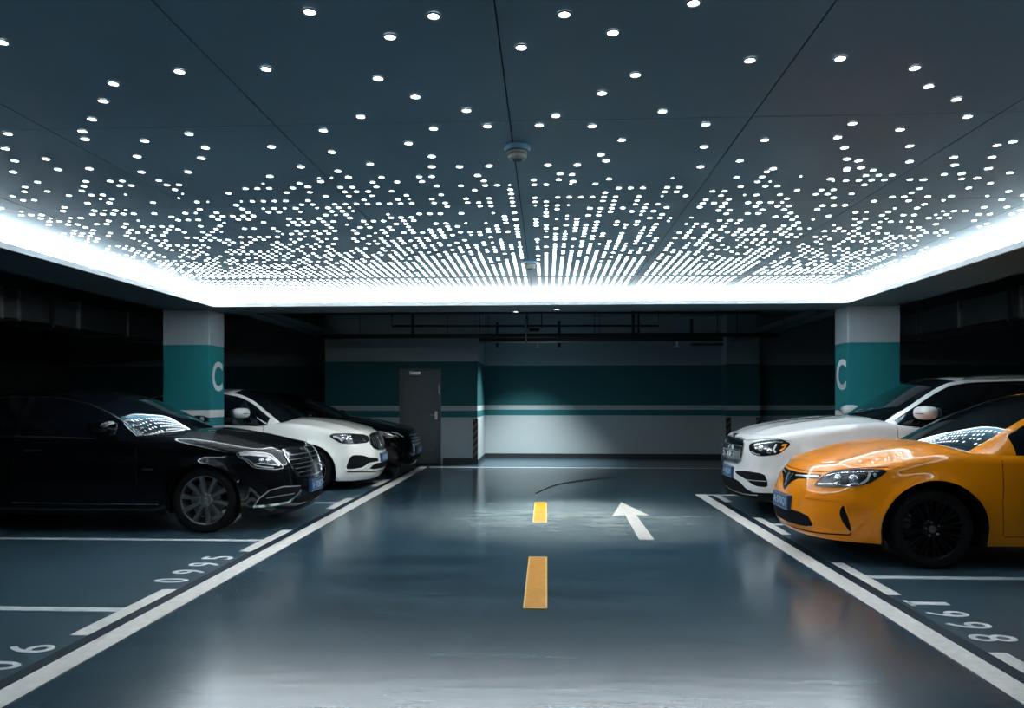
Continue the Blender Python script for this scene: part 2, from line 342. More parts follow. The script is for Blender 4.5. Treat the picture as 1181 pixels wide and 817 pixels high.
TEAL = (.002, .12, .14); WHT = (.36, .43, .46); PW = (.36, .43, .46); TEALP = (.002, .17, .19); SKIRT = (.012, .02, .026)
M = dict(
    wall=band_wall('painted wall bands', [(1.02, WHT), (1.165, TEAL), (1.27, WHT), (2.235, (.003, .085, .10))], (.24, .32, .36)),
    pillar=band_wall('painted pillar bands', [(1.02, PW), (1.145, TEALP), (1.262, (.62, .62, .60)), (2.215, TEALP)], (.30, .37, .41)),
    skirt=mat('dark skirting paint', SKIRT, .6),
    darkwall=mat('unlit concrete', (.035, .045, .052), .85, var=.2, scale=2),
    slab=mat('raw slab', (.11, .16, .18), .85, var=.2, scale=2),
    soffit=mat('dark blue-grey soffit paint', (.055, .10, .125), .55, var=.08, scale=1.5),
    panel=mat('blue-grey metal ceiling panel', (.17, .37, .50), .5, var=.12, scale=.9),
    joint=mat('panel joint', (.006, .01, .013), .8),
    lip=mat('cove lip paint', (.42, .44, .45), .6),
    floor=floor_mat('dark teal epoxy floor', (.010, .032, .050), (.042, .092, .122), .19, .26, .07, light_pool=True),
    bay=floor_mat('grey teal bay coating', (.032, .070, .096), (.046, .092, .120), .30, .15, .04),
    line=mat('worn white road paint', (.72, .70, .66), .55, var=.09, scale=18, spec=.3),
    scuff=mat('rubber scuff', (.022, .034, .042), .5, var=.4, scale=9),
    gapstrip=mat('dark navy floor strip', (.008, .020, .034), .6, var=.1, spec=.15),
    arrow=mat('worn arrow paint', (.40, .39, .365), .55, var=.12, scale=14, spec=.3),
    linedim=mat('thin white bay paint', (.55, .60, .61), .55, var=.12, scale=14, spec=.3),
    yline=mat('yellow road paint', (.56, .235, .006), .55, var=.07, scale=20, spec=.3),
    yedge=mat('pale yellow paint edge', (.62, .42, .14), .5),
    duct=mat('galvanised duct metal', (.16, .18, .19), .35, .9, var=.15, scale=3),
    pipe=mat('dark painted pipe', (.012, .016, .02), .5),
    pipelit=mat('steel conduit', (.45, .5, .5), .3, .8),
    doorp=mat('grey door paint', (.11, .14, .155), .55, var=.05),
    chrome=mat('chrome', (.75, .77, .78), .12, 1., var=.03),
    satin=mat('satin silver', (.55, .57, .58), .3, 1., var=.05),
    wheelgrey=mat('grey alloy', (.27, .28, .29), .34, .8, var=.05),
    wheelblack=mat('gloss black alloy', (.010, .010, .012), .28, .3, var=.1),
    rubber=mat('tyre rubber', (.006, .007, .008), .85, var=.15, scale=30, spec=.2),
    blackp=mat('gloss black trim', (.006, .007, .009), .15, coat=.6),
    matteblack=mat('matte black plastic', (.005, .006, .008), .8, spec=.12),
    glass=mat('dark tinted glass', (.004, .007, .010), .02, coat=1., var=.05, spec=.6),
    lens=mat('headlamp lens', (.55, .6, .64), .06, .75, coat=1., var=.2, scale=40),
    lampdark=mat('headlamp housing', (.03, .035, .042), .08, .5, coat=1., var=.6, scale=25),
    drl=mat('white lamp strip', (.82, .84, .85), .15, .35, coat=1.),
    amber=mat('amber reflector', (.85, .35, .05), .2, coat=1.),
    yellow=mat('orange yellow car paint', (.95, .29, .003), .32, 0, .8, var=.03, scale=200, spec=.15),
    white=mat('white car paint', (.80, .81, .77), .30, 0, 1., var=.02, scale=200, spec=.15),
    suvwhite=mat('pearl white car paint', (.70, .71, .71), .30, 0, 1., var=.02, scale=200, spec=.15),
    black=mat('black car paint', (.003, .004, .006), .3, 0, .9, var=.1, scale=200, spec=.03),
    plate=mat('blue licence plate', (.010, .060, .16), .4),
    ltr=mat('white lettering', (.62, .64, .66), .6, var=.05, scale=20),
    platel=mat('plate lettering', (.45, .55, .65), .5),
    cove=emit('cove led strip', (.90, .97, 1.0), 10.0),
    star=emit('ceiling point light', (.94, .98, 1.0), 15.0, False),
    ring=mat('point light ring', (.02, .03, .04), .4),
    detect=mat('off white plastic', (.42, .45, .42), .45),
    dimled=emit('detector lamp', (.9, .97, .8), 1.2, False),
    guard=stripe_mat('hazard stripes', (.01, .011, .012), (.11, .10, .07), 6.5),
    caliper=mat('bare caliper metal', (.55, .56, .56), .35, .6),
    lit=emit('lamp face', (.95, 1, .98), 6.0, False),
)

# ---------------------------------------------------------------- mesh helpers
class MB:
    def __init__(s): s.v = []; s.f = []
    def add(s, vs, fs):
        o = len(s.v); s.v += [tuple(v) for v in vs]; s.f += [tuple(i+o for i in f) for f in fs]; return s
    def box(s, x0, x1, y0, y1, z0, z1, bev=0):
        if bev:
            b = min(bev, (x1-x0)/2.1, (y1-y0)/2.1, (z1-z0)/2.1)
            bm = bmesh.new(); bmesh.ops.create_cube(bm, size=1)
            for v in bm.verts: v.co = Vector(((x0+x1)/2+v.co.x*(x1-x0), (y0+y1)/2+v.co.y*(y1-y0), (z0+z1)/2+v.co.z*(z1-z0)))
            bmesh.ops.bevel(bm, geom=list(bm.edges), offset=b, segments=2, affect='EDGES')
            return s.bm(bm)
        return s.add([(x0, y0, z0), (x1, y0, z0), (x1, y1, z0), (x0, y1, z0), (x0, y0, z1), (x1, y0, z1), (x1, y1, z1), (x0, y1, z1)],
                     [(0, 3, 2, 1), (4, 5, 6, 7), (0, 1, 5, 4), (1, 2, 6, 5), (2, 3, 7, 6), (3, 0, 4, 7)])
    def bm(s, bm):
        bm.verts.ensure_lookup_table(); bm.verts.index_update()
        s.add([v.co[:] for v in bm.verts], [[v.index for v in f.verts] for f in bm.faces]); bm.free(); return s
    def tube(s, pts, r, n=10, cap=True):
        pts = [Vector(p) for p in pts]; rings = []
        for i, p in enumerate(pts):
            d = (pts[min(i+1, len(pts)-1)]-pts[max(i-1, 0)]).normalized()
            a = d.cross(Vector((0, 0, 1)) if abs(d.z) < .9 else Vector((1, 0, 0))).normalized(); b = d.cross(a)
            rr = r[i] if isinstance(r, (list, tuple)) else r
            rings.append([p+(a*cos(2*pi*k/n)+b*sin(2*pi*k/n))*rr for k in range(n)])
        vs = [v for q in rings for v in q]
        fs = [(i*n+k, i*n+(k+1) % n, (i+1)*n+(k+1) % n, (i+1)*n+k) for i in range(len(pts)-1) for k in range(n)]
        if cap: fs += [tuple(range(n))[::-1], tuple((len(pts)-1)*n+k for k in range(n))]
        return s.add(vs, fs)
    def lathe(s, prof, c=(0, 0, 0), axis='z', n=32, closed=False):
        """prof = [(radius, height along axis)]"""
        vs = []
        for r, h in prof:
            for k in range(n):
                a = 2*pi*k/n; u, w = r*cos(a), r*sin(a)
                p = (u, w, h) if axis == 'z' else ((u, h, w) if axis == 'y' else (h, u, w))
                vs.append((p[0]+c[0], p[1]+c[1], p[2]+c[2]))
        m = len(prof); fs = []
        for i in range(m if closed else m-1):
            j = (i+1) % m
            for k in range(n): fs.append((i*n+k, i*n+(k+1) % n, j*n+(k+1) % n, j*n+k))
        if not closed:
            fs.append(tuple(range(n))); fs.append(tuple((m-1)*n+k for k in range(n)))
        return s.add(vs, fs)
    def ell(s, c, r, n=16, m=10):
        vs = []; fs = []
        for i in range(m+1):
            t = pi*i/m
            for k in range(n):
                a = 2*pi*k/n; vs.append((c[0]+r[0]*sin(t)*cos(a), c[1]+r[1]*sin(t)*sin(a), c[2]+r[2]*cos(t)))
        for i in range(m):
            for k in range(n): fs.append((i*n+k, i*n+(k+1) % n, (i+1)*n+(k+1) % n, (i+1)*n+k))
        return s.add(vs, fs)
    def build(s, name, m, parent=None, smooth=False, normals=None, fix=True, angle=None):
        me = bpy.data.meshes.new(name); me.from_pydata(s.v, [], s.f)
        if fix:
            bm = bmesh.new(); bm.from_mesh(me)
            bmesh.ops.remove_doubles(bm, verts=bm.verts, dist=1e-5)
            bmesh.ops.recalc_face_normals(bm, faces=bm.faces); bm.to_mesh(me); bm.free()
        me.materials.append(m)
        if smooth:
            me.polygons.foreach_set('use_smooth', [True]*len(me.polygons))
        if normals: me.normals_split_custom_set_from_vertices(normals)
        if angle is not None: me.set_sharp_from_angle(angle=angle)
        me.update()
        o = bpy.data.objects.new(name, me); COL.objects.link(o)
        if parent: o.parent = parent
        return o

def tag(o, label=None, cat=None, group=None, kind=None):
    if label: o['label'] = label
    if cat: o['category'] = cat
    if group: o['group'] = group
    if kind: o['kind'] = kind
    return o
def empty(name, loc=(0, 0, 0), rz=0):
    o = bpy.data.objects.new(name, None); COL.objects.link(o); o.location = loc; o.rotation_euler = (0, 0, rz); o.empty_display_size = .2
    return o
def struct(name, mb, m, label=None):
    o = mb.build(name, m); o['kind'] = 'structure'
    if label: o['label'] = label
    return o
def text_mb(body, size, weight=0.0, extrude=.002, sx=1.0):
    """flat lettering centred at the origin in the XY plane"""
    cu = bpy.data.curves.new('lettering', 'FONT'); cu.body = body; cu.size = size; cu.align_x = 'CENTER'; cu.align_y = 'CENTER'
    cu.extrude = extrude; cu.offset = weight; cu.resolution_u = 6
    ob = bpy.data.objects.new('lettering', cu); COL.objects.link(ob)
    dg = bpy.context.evaluated_depsgraph_get(); me = bpy.data.meshes.new_from_object(ob.evaluated_get(dg))
    vs = [Vector(v.co) for v in me.vertices]; fs = [tuple(p.vertices) for p in me.polygons]
    bpy.data.objects.remove(ob); bpy.data.curves.remove(cu); bpy.data.meshes.remove(me)
    xs = [v.x for v in vs]; ys = [v.y for v in vs]; cx = (min(xs)+max(xs))/2; cy = (min(ys)+max(ys))/2
    h = max(ys)-min(ys); w = max(xs)-min(xs)
    return [Vector(((v.x-cx)*sx, v.y-cy, v.z)) for v in vs], fs, w*sx, h
def place_text(name, body, height, width, mtx, m, parent=None, weight=0.0, extrude=.002):
    vs, fs, w, h = text_mb(body, 1.0, weight, 0.5)
    mb = MB(); mb.add([mtx @ Vector((v.x*width/w, v.y*height/h, v.z*2*extrude)) for v in vs], fs)
    return mb.build(name, m, parent, fix=False)
# ---------------------------------------------------------------- cars
def dens(pts, step, closed=False):
    out = []; n = len(pts)
    for i in range(n if closed else n-1):
        a = pts[i]; b = pts[(i+1) % n]; k = max(1, int(math.hypot(b[0]-a[0], b[1]-a[1])/step))
        out += [(a[0]+(b[0]-a[0])*j/k, a[1]+(b[1]-a[1])*j/k) for j in range(k)]
    if not closed: out.append(tuple(pts[-1]))
    return out
def round_poly(p, it=2):
    for _ in range(it):
        q = []
        for i in range(len(p)):
            a = p[i]; b = p[(i+1) % len(p)]
            q += [(a[0]*.8+b[0]*.2, a[1]*.8+b[1]*.2), (a[0]*.2+b[0]*.8, a[1]*.2+b[1]*.8)]
        p = q
    return p
def mir(p): return [(-a, b) for a, b in p]
def patch(c, poly, off, res=.03, mb=None, depth=.006, soft=1):
    """a panel of the body skin bounded by poly in (s, z), standing proud by off, with an edge going down into the body"""
    mb = mb or MB()
    poly = round_poly(poly, soft) if soft else poly
    bd = dens(poly, res, True); nb = len(bd)
    xs = [p[0] for p in bd]; zs = [p[1] for p in bd]
    ins = []
    def inside(x, y):
        r = False
        for i in range(nb):
            (x1, y1), (x2, y2) = bd[i], bd[i-1]
            if (y1 > y) != (y2 > y) and x < (x2-x1)*(y-y1)/(y2-y1)+x1: r = not r
        return r
    x = min(xs)+res/2
    while x < max(xs):
        y = min(zs)+res/2
        while y < max(zs):
            if inside(x, y) and min((x-a)**2+(y-b)**2 for a, b in bd) > (res*.45)**2: ins.append((x, y))
            y += res
        x += res
    vv, ee, ff, *_ = delaunay_2d_cdt([Vector(p) for p in bd+ins], [(i, (i+1) % nb) for i in range(nb)], [], 1, 1e-6)
    V = [c.P(v[0], v[1], off) for v in vv]
    mb.add(V, [tuple(f) for f in ff])
    rim = [c.P(p[0], p[1], off) for p in bd]+[c.P(p[0], p[1], -depth) for p in bd]
    mb.add(rim, [(i, (i+1) % nb, nb+(i+1) % nb, nb+i) for i in range(nb)])
    return mb
def ribbon(c, pts, w, h=.004, mb=None, closed=False, step=.025, base=0.0):
    mb = mb or MB(); p = dens(pts, step, closed); n = len(p); vs = []
    for i in range(n):
        a = p[i-1] if (i or closed) else p[0]; b = p[(i+1) % n] if (i < n-1 or closed) else p[-1]
        dx, dy = b[0]-a[0], b[1]-a[1]; l = math.hypot(dx, dy) or 1; px, py = -dy/l*w/2, dx/l*w/2
        s, z = p[i]
        vs += [c.P(s-px, z-py, base-.004), c.P(s-px*.8, z-py*.8, base+h), c.P(s+px*.8, z+py*.8, base+h), c.P(s+px, z+py, base-.004)]
    m = n if closed else n-1
    fs = [(i*4+k, i*4+k+1, ((i+1) % n)*4+k+1, ((i+1) % n)*4+k) for i in range(m) for k in range(3)]
    if not closed: fs += [(0, 1, 2, 3), tuple((n-1)*4+k for k in (3, 2, 1, 0))]
    return mb.add(vs, fs)

def make_wheel(kind, r, car, x, y, side, z):
    """rim is the wheel itself; tyre, hub cap, bolts, brake disc and caliper are its pieces"""
    rr = r*.76; mm = M['wheelgrey'] if kind in ('ten', 'plain') else M['wheelblack']
    o = side      # +1 outer face towards +y
    mb = MB()
    mb.lathe([(rr, .0), (rr, -.012), (rr-.014, -.018), (rr-.02, -.03), (rr-.03, -.19), (rr, -.21), (rr+.003, -.1)], axis='y', n=48, closed=True)
    n = {'ten': 10, 'plain': 5, 'multi': 12}[kind]
    for k in range(n):
        a = 2*pi*k/n+.16
        for dd in ((0,) if kind != 'multi' else (-.10, .10)):
            w0, w1 = (.020, .030) if kind == 'ten' else ((.035, .05) if kind == 'plain' else (.010, .012))
            a2 = a+dd
            u = Vector((cos(a), 0, sin(a))); u2 = Vector((cos(a2), 0, sin(a2))); t = Vector((-sin(a), 0, cos(a)))
            p0 = u*.055; p1 = u2*(rr-.014)
            vs = []
            for p, w, yo in ((p0, w0, -.028), (p0*.5+p1*.5, (w0+w1)/2*.9, -.020), (p1, w1, -.012)):
                for sx, yy in ((-1, yo-.03), (-.75, yo), (.75, yo), (1, yo-.03)): vs.append(p+t*w*sx+Vector((0, yy, 0)))
            mb.add(vs, [(i*4+q, i*4+q+1, i*4+q+5, i*4+q+4) for i in (0, 1) for q in range(3)]+[(3, 0, 4, 7), (7, 4, 8, 11)])
    mb.lathe([(.0, -.05), (.075, -.05), (.08, -.034), (.07, -.024), (.045, -.022), (.0, -.022)], axis='y', n=28)
    def fl(mb2):
        mb2.v = [(v[0]+x, v[1]*o+y, v[2]+z) for v in mb2.v]; return mb2
    w = fl(mb).build('wheel', mm, car, smooth=True, angle=.6)
    t = MB(); tw = .215
    pr = [(rr-.006, -.004), (rr+.015, .004), (rr+.05, .010), (r-.02, .003), (r-.004, -.018), (r, -.045), (r, -tw+.045), (r-.004, -tw+.018), (r-.02, -tw), (rr+.03, -tw-.004), (rr-.006, -tw+.01)]
    t.lathe(pr, axis='y', n=56, closed=True); fl(t).build('tyre', M['rubber'], w, smooth=True, angle=.9)
    d = MB(); d.lathe([(0, -.11), (rr*.72, -.11), (rr*.72, -.13), (0, -.13)], axis='y', n=32); fl(d).build('brake_disc', M['wheelgrey'] if kind == 'ten' else M['wheelblack'], w, smooth=True, angle=.5)
    cp = MB(); cp.lathe([(0, -.024), (.032, -.024), (.030, -.014), (.020, -.011), (0, -.012)], axis='y', n=24); fl(cp).build('hub_cap', M['satin'] if kind == 'ten' else M['wheelgrey'], w, smooth=True, angle=.5)
    for k in range(5):
        a = 2*pi*k/5+.5; b = MB(); b.lathe([(.009, -.03), (.009, -.012), (.006, -.008)], c=(.058*cos(a), 0, .058*sin(a)), axis='y', n=8)
        fl(b).build('wheel_bolt', M['satin'] if kind == 'multi' else M['wheelgrey'], w)
    cb = MB(); cb.box(-rr*.82, -rr*.52, -.125, -.085, -.02, .13, bev=.02); fl(cb).build('brake_caliper', M['caliper'] if kind == 'multi' else M['matteblack'], w)
    return w

def build_car(key, label, paint, wheel, doorx, dlo, feat, group=None, chrome_dlo=False):
    sp = SPECS[key]; c = CarShape(sp); L = sp['L']; P = M[paint]
    x0, y0 = sp['pos']
    car = empty('car', (x0, y0, 0), radians(sp['rot'])); tag(car, label, 'car', group)
    # ---- columns round the plan
    S = set(); s = 0.0
    while s < c.total:
        S.add(round(s, 4)); s += .028 if (s < 1.15 or s > c.total-1.15) else .055
    S.add(round(c.total, 4))
    special = []
    for (xw, zw, ra) in sp['arches']:
        special += [c.s_of_x(xw+ra*cos(pi*k/32)*(.9999)) for k in range(33)]+[c.s_of_x(xw-ra-.004), c.s_of_x(xw+ra+.004)]
        lo, hi = c.s_of_x(xw-ra-.03), c.s_of_x(xw+ra+.03)
        S = {q for q in S if not lo < q < hi}
    special += [c.s_of_x(d) for d in doorx]
    S = sorted(S | {round(q, 4) for q in special})
    S = [q for i, q in enumerate(S) if i == 0 or q-S[i-1] > .002]
    full = [-q for q in S[:0:-1]]+S
    NR = 34
    ts = [1-(1-k/NR)**1.25 if False else k/NR for k in range(NR+1)]
    verts = []; faces = []; kinds = []
    def zc(s, t):
        b = c.bottom(s); zt = c.ztop(s); k = (t/.8)*(1-.0) if t < .8 else 1
        r = min(c.r, (zt-b)*.4)
        return b+(zt-r-b)*(t/.8) if t <= .8 else zt-r+r*sin((t-.8)/.2*pi/2)
    for s in full:
        for t in ts: verts.append(c.P(s, zc(s, t)))
    nc = len(full)
    xs_of = [c.plan(s)[0] for s in full]
    d0, d1, d2 = doorx
    for j in range(nc-1):
        xm = (xs_of[j]+xs_of[j+1])/2; sd = 'n' if full[j] >= 0 else 'f'
        for i in range(NR):
            a = j*(NR+1)+i; f = (a, a+NR+1, a+NR+2, a+1)
            zm = sum(verts[k][2] for k in f)/4
            if xm < sp['arches'][0][0]-.30 and zm < .66: kd = 'front_bumper'
            elif xm < d0: kd = 'front_fender'+sd if xm > .12 or zm > .66 else 'front_bumper'
            elif xm < d2:
                if zm < c.Bt(xm)+.07: kd = 'side_sill'+sd
                else: kd = ('front_door' if xm < d1 else 'rear_door')+sd
            elif xm > L-.45 and zm < .72: kd = 'rear_bumper'
            else: kd = 'rear_quarter_panel'+sd
            faces.append(f); kinds.append(kd)
    # deck
    NY = 22; base = len(verts); xr0 = sp['R'][0][0]; xr1 = sp['R'][-1][0]
    for s in S:
        pt = c.P(s, c.ztop(s)); Y = pt[1]
        for k in range(NY+1):
            y = Y*(1-2*k/NY); z = c.H(pt[0], y)
            if k in (0, NY): z = pt[2]
            verts.append((pt[0], y, z))
    for j in range(len(S)-1):
        xm = c.plan((S[j]+S[j+1])/2)[0]
        for k in range(NY):
            a = base+j*(NY+1)+k
            faces.append((a, a+1, a+NY+2, a+NY+1)); kinds.append('hood' if xm < xr0+.35 else ('trunk_lid' if xm > xr1-.1 else 'cowl_panel'))
    # normals over the whole skin
    keyv = {}; nrm = {}
    for i, v in enumerate(verts): keyv[i] = (round(v[0], 4), round(v[1], 4), round(v[2], 4))
    cen = Vector((L/2, 0, .5))
    for q, f in enumerate(faces):
        p = [Vector(verts[k]) for k in f]; n = (p[2]-p[0]).cross(p[3]-p[1])
        m = (p[0]+p[1]+p[2]+p[3])/4
        up = kinds[q] in ('hood', 'trunk_lid', 'cowl_panel')
        ref = Vector((0, 0, 1)) if up else Vector((m.x-min(max(m.x, .8), L-.8), m.y, 0))
        if n.dot(ref) < 0: n = -n; faces[q] = f[::-1]
        for k in f: nrm[keyv[k]] = nrm.get(keyv[k], Vector())+n
    groups = {}
    for f, kd in zip(faces, kinds): groups.setdefault(kd, []).append(f)
    for kd, fs in groups.items():
        nm = kd[:-1] if kd.endswith(('n', 'f')) and kd not in ('cowl_panel',) and kd not in ('hood', 'trunk_lid') and not kd.endswith('bumper') else kd
        used = {}; mb = MB(); nn = []
        for f in fs:
            ff = []
            for k in f:
                if keyv[k] not in used:
                    used[keyv[k]] = len(mb.v); mb.v.append(verts[k]); n = nrm[keyv[k]]
                    nn.append((n.normalized() if n.length > 0 else Vector((0, 0, 1)))[:])
                kk = used[keyv[k]]
                if kk not in ff: ff.append(kk)
            if len(ff) > 2: mb.f.append(tuple(ff))
        mb.build(nm, M['blackp'] if kd == 'cowl_panel' else P, car, smooth=True, normals=nn, fix=False)
    # ---- cabin
    NXs = []; x = sp['R'][0][0]
    while x < sp['R'][-1][0]: NXs.append(x); x += .05
    NXs.append(sp['R'][-1][0])
    header, rheader, dl0, dl1, bp = dlo     # roof front edge, roof rear edge, side glass front/rear, B pillar
    for q in (header, rheader, dl0-.04, dl1, bp-.035, bp+.035):
        k = min(range(len(NXs)), key=lambda i: abs(NXs[i]-q)); NXs[k] = q
    ks = [0, .04, .2, .4, .6, .75, .86, .95, 1.0, 1.035, 1.075, 1.2, 1.35, 1.5, 1.65, 1.8, 1.9, 2.0]
    gl = {}; V = []; idx = {}
    def gv(i, kk, side):
        q = (i, kk, 0 if ks[kk] == 2.0 else side)
        if q not in idx: idx[q] = len(V); V.append(c.G(NXs[i], ks[kk], side))
        return idx[q]
    cf = []
    for side in (1, -1):
        for i in range(len(NXs)-1):
            xm = (NXs[i]+NXs[i+1])/2
            for kk in range(len(ks)-1):
                km = (ks[kk]+ks[kk+1])/2
                f = (gv(i, kk, side), gv(i+1, kk, side), gv(i+1, kk+1, side), gv(i, kk+1, side))
                if km < .92 and km > .03:
                    if xm > dl1 or xm < dl0-.04: g = 'roof'
                    elif abs(xm-bp) < .036: g = 'door_pillar'+str(side)
                    else: g = ('front_side_window' if xm < bp else 'rear_side_window')+str(side)
                elif km > 1.08 and xm < header: g = 'windshield'
                elif km > 1.08 and xm > rheader: g = 'rear_window'
                else: g = 'roof'
                cf.append((f, g))
    N = [Vector() for _ in V]; c2 = []
    for f, g in cf:
        p = [Vector(V[k]) for k in f]; n = (p[2]-p[0]).cross(p[3]-p[1]); m = sum(p, Vector())/4
        if n.dot(m-Vector((min(max(m.x, header), rheader), 0, 1.0))) < 0: n = -n; f = f[::-1]
        for k in f: N[k] += n
        c2.append((f, g))
    gs = {}
    for f, g in c2: gs.setdefault(g, []).append(f)
    for g, fs in gs.items():
        used = {}; mb = MB(); nn = []
        for f in fs:
            ff = []
            for k in f:
                if k not in used: used[k] = len(mb.v); mb.v.append(V[k]); nn.append((N[k].normalized() if N[k].length else Vector((0, 0, 1)))[:])
                ff.append(used[k])
            mb.f.append(tuple(ff))
        nm = g.rstrip('-1')
        mm = P if nm == 'roof' else (M['matteblack'] if nm == 'door_pillar' else M['glass'])
        mb.build(nm, mm, car, smooth=True, normals=nn, fix=False)
    # trim round the side glass
    def gline(xs, kf, r, m, name):
        for side in (1, -1):
            pts = [c.G(x, kf(x), side) for x in xs]
            pts = [(p[0], p[1]+side*.004, p[2]) for p in pts]
            MB().tube(pts, r, 6).build(name, m, car, smooth=True)
    nxs = [dl0+(dl1-dl0)*i/30 for i in range(31)]
    mt = M['satin'] if chrome_dlo else M['blackp']
    gline(nxs, lambda x: .935, .007 if chrome_dlo else .005, mt, 'window_trim')
    gline(nxs[0:31], lambda x: .05, .008, mt, 'belt_trim')
    # ---- wheels, liners, underbody
    for (xw, zw, ra) in sp['arches']:
        for side in (1, -1):
            make_wheel(wheel, sp['wheel_r'], car, xw, side*(c.halfw(xw)-.045), side, sp['wheel_r'])
            lb = MB(); yo = side*(c.halfw(xw)-.03); yi = side*(c.halfw(xw)-.42); n = 24; vs = []
            for k in range(n+1):
                a = pi*(-.12+1.24*k/n); vs += [(xw+(ra+.01)*cos(a), yo, zw+(ra+.01)*sin(a)), (xw+(ra+.01)*cos(a), yi, zw+(ra+.01)*sin(a))]
            fs = [(2*k, 2*k+1, 2*k+3, 2*k+2) for k in range(n)]+[tuple(2*k+1 for k in range(n+1))]
            lb.add(vs, fs); lb.build('wheel_arch_liner', M['matteblack'], car, smooth=False)
    ub = MB(); ub.box(.5, L-.4, -.46, .46, .19, .34, bev=.03); ub.box(sp['arches'][0][0]+.5, sp['arches'][1][0]-.5, -c.W+.12, c.W-.12, .2, .36, bev=.03); ub.build('underbody', M['matteblack'], car)
    # inner mass that closes the view through arches and gaps below the glass
    # ---- panel gaps
    def seam(pts, name='panel_gap', w=.007):
        ribbon(c, pts, w, .0008).build(name, M['matteblack'], car)
    sd0, sd1, sd2 = (c.s_of_x(d) for d in doorx)
    for sg in (1, -1):
        zt = c.ztop(sd0)-.02
        seam([(sg*sd0, c.Bt(d0)+.09), (sg*(sd0-.02), .55), (sg*sd0, zt)])
        seam([(sg*sd1, c.Bt(d1)+.09), (sg*sd1, c.ztop(sd1)-.02)]); seam([(sg*sd2, c.Bt(d2)+.35), (sg*(sd2-.03), c.ztop(sd2)-.02)])
        seam([(sg*(sd0+.01), c.Bt(d0)+.085), (sg*sd1, c.Bt(d1)+.085), (sg*(sd2-.2), c.Bt(d2)+.085)])
        for sdd in (sd1, sd2):
            q = sdd-.22; zz = c.E(c.plan(q)[0])-.17
            mb = MB(); ribbon(c, [(sg*(q-.10), zz), (sg*(q+.10), zz)], .026, .03, mb); mb.build('door_handle', P if not chrome_dlo else M['chrome'], car, smooth=True, angle=.7)
    # ---- mirrors
    mx, mz = feat['mirror']
    for side in (1, -1):
        yb = side*(c.ab(mx+.1)+.01); mb = MB()
        bm = bmesh.new(); bmesh.ops.create_cube(bm, size=1); bmesh.ops.subdivide_edges(bm, edges=list(bm.edges), cuts=5, use_grid_fill=True)
        for v in bm.verts:
            q = v.co*2; rr = (abs(q.x)**2.8+abs(q.y)**3.2+abs(q.z)**2.8)**(1/2.9) or 1
            q = q/ max(rr, 1e-6) if rr > 0 else q
            tap = 1-.25*max(0, q.y*1.0)
            v.co = Vector((q.x*.115*tap-.03*abs(q.y), q.y*.12*side, q.z*.078*tap))+Vector((mx, yb+side*.19, mz))
        mb.bm(bm); mo = mb.build('door_mirror', P, car, smooth=True)
        ar = MB(); ar.box(mx-.035, mx+.045, min(yb-side*.02, yb+side*.1), max(yb-side*.02, yb+side*.1), mz-.085, mz-.045, bev=.012); ar.build('mirror_arm', M['blackp'], mo)
        gm = MB(); gm.lathe([(0, 0), (.062, 0), (.06, .006), (0, .006)], c=(0, 0, 0), axis='x', n=24)
        gm.v = [(v[0]+mx+.105, v[1]*1.6+yb+side*.19, v[2]+mz) for v in gm.v]; gm.build('mirror_glass', M['glass'], mo)
        lb = MB(); lb.box(mx-.125, mx-.04, min(yb+side*.10, yb+side*.29), max(yb+side*.10, yb+side*.29), mz-.012, mz-.004, bev=.003); lb.build('mirror_indicator', M['matteblack'], mo)
    # ---- lamps
    for sg in (1, -1):
        F = (lambda p: p) if sg > 0 else mir
        hl = patch(c, F(feat['hl']), .003, .03, soft=1).build('headlight', M['lampdark'], car, smooth=True, angle=.7)
        ribbon(c, F(round_poly(feat['hl'], 1)), .010, .006, closed=True).build('headlight_frame', M[feat.get('hlframe', 'blackp')], hl)
        for st in feat.get('drl', []):
            ribbon(c, F(st[0]), st[1], .006, base=.003).build('lamp_strip', M[st[2]], hl, smooth=True, angle=.7)
        for (ls, lz, lr) in feat.get('lens', []):
            p = c.P(sg*ls, lz, .0); q = c.P(sg*ls, lz, .01); n = (Vector(q)-Vector(p)).normalized()
            mb = MB(); mb.ell((0, 0, 0), (lr, lr, lr*.5), 20, 10)
            rot = n.to_track_quat('Z', 'Y').to_matrix().to_4x4(); T = Matrix.Translation(Vector(p)+n*.002) @ rot
            mb.v = [(T @ Vector(v))[:] for v in mb.v]; mb.build('lamp_lens', M['lens'], hl, smooth=True)
        for nm, poly, mm, off in feat.get('side_patches', []):
            po = patch(c, F(poly), off, .03).build(nm, M[mm], car, smooth=True, angle=.7)
            for (pn, st, w, m2, h) in feat.get('on_'+nm, []):
                ribbon(c, F(st), w, h, base=off).build(pn, M[m2], po, smooth=True, angle=.7)
        for nm, st, w, mm, h in feat.get('side_ribbons', []):
            ribbon(c, F(st), w, h).build(nm, M[mm], car, smooth=True, angle=.7)
    gr = patch(c, feat['grille'], .002, .03, soft=feat.get('gsoft', 1)).build('grille', M['blackp'], car, smooth=True, angle=.7)
    for nm, st, w, mm, h, cl in feat.get('grille_parts', []):
        ribbon(c, st, w, h, base=.002, closed=cl).build(nm, M[mm], gr, smooth=True, angle=.7)
    for nm, poly, mm, off in feat.get('patches', []): patch(c, poly, off, .035).build(nm, M[mm], car, smooth=True, angle=.7)
    for nm, st, w, mm, h in feat.get('ribbons', []): ribbon(c, st, w, h).build(nm, M[mm], car, smooth=True, angle=.7)
    # ---- plate
    pz, ptx = feat['plate']
    xn = min(c.P(0, pz+d)[0] for d in (-.07, 0, .07))
    pb = MB(); pb.box(xn-.022, xn+.03, -.22, .22, pz-.07, pz+.07, bev=.004); pl = pb.build('licence_plate', M['plate'], car)
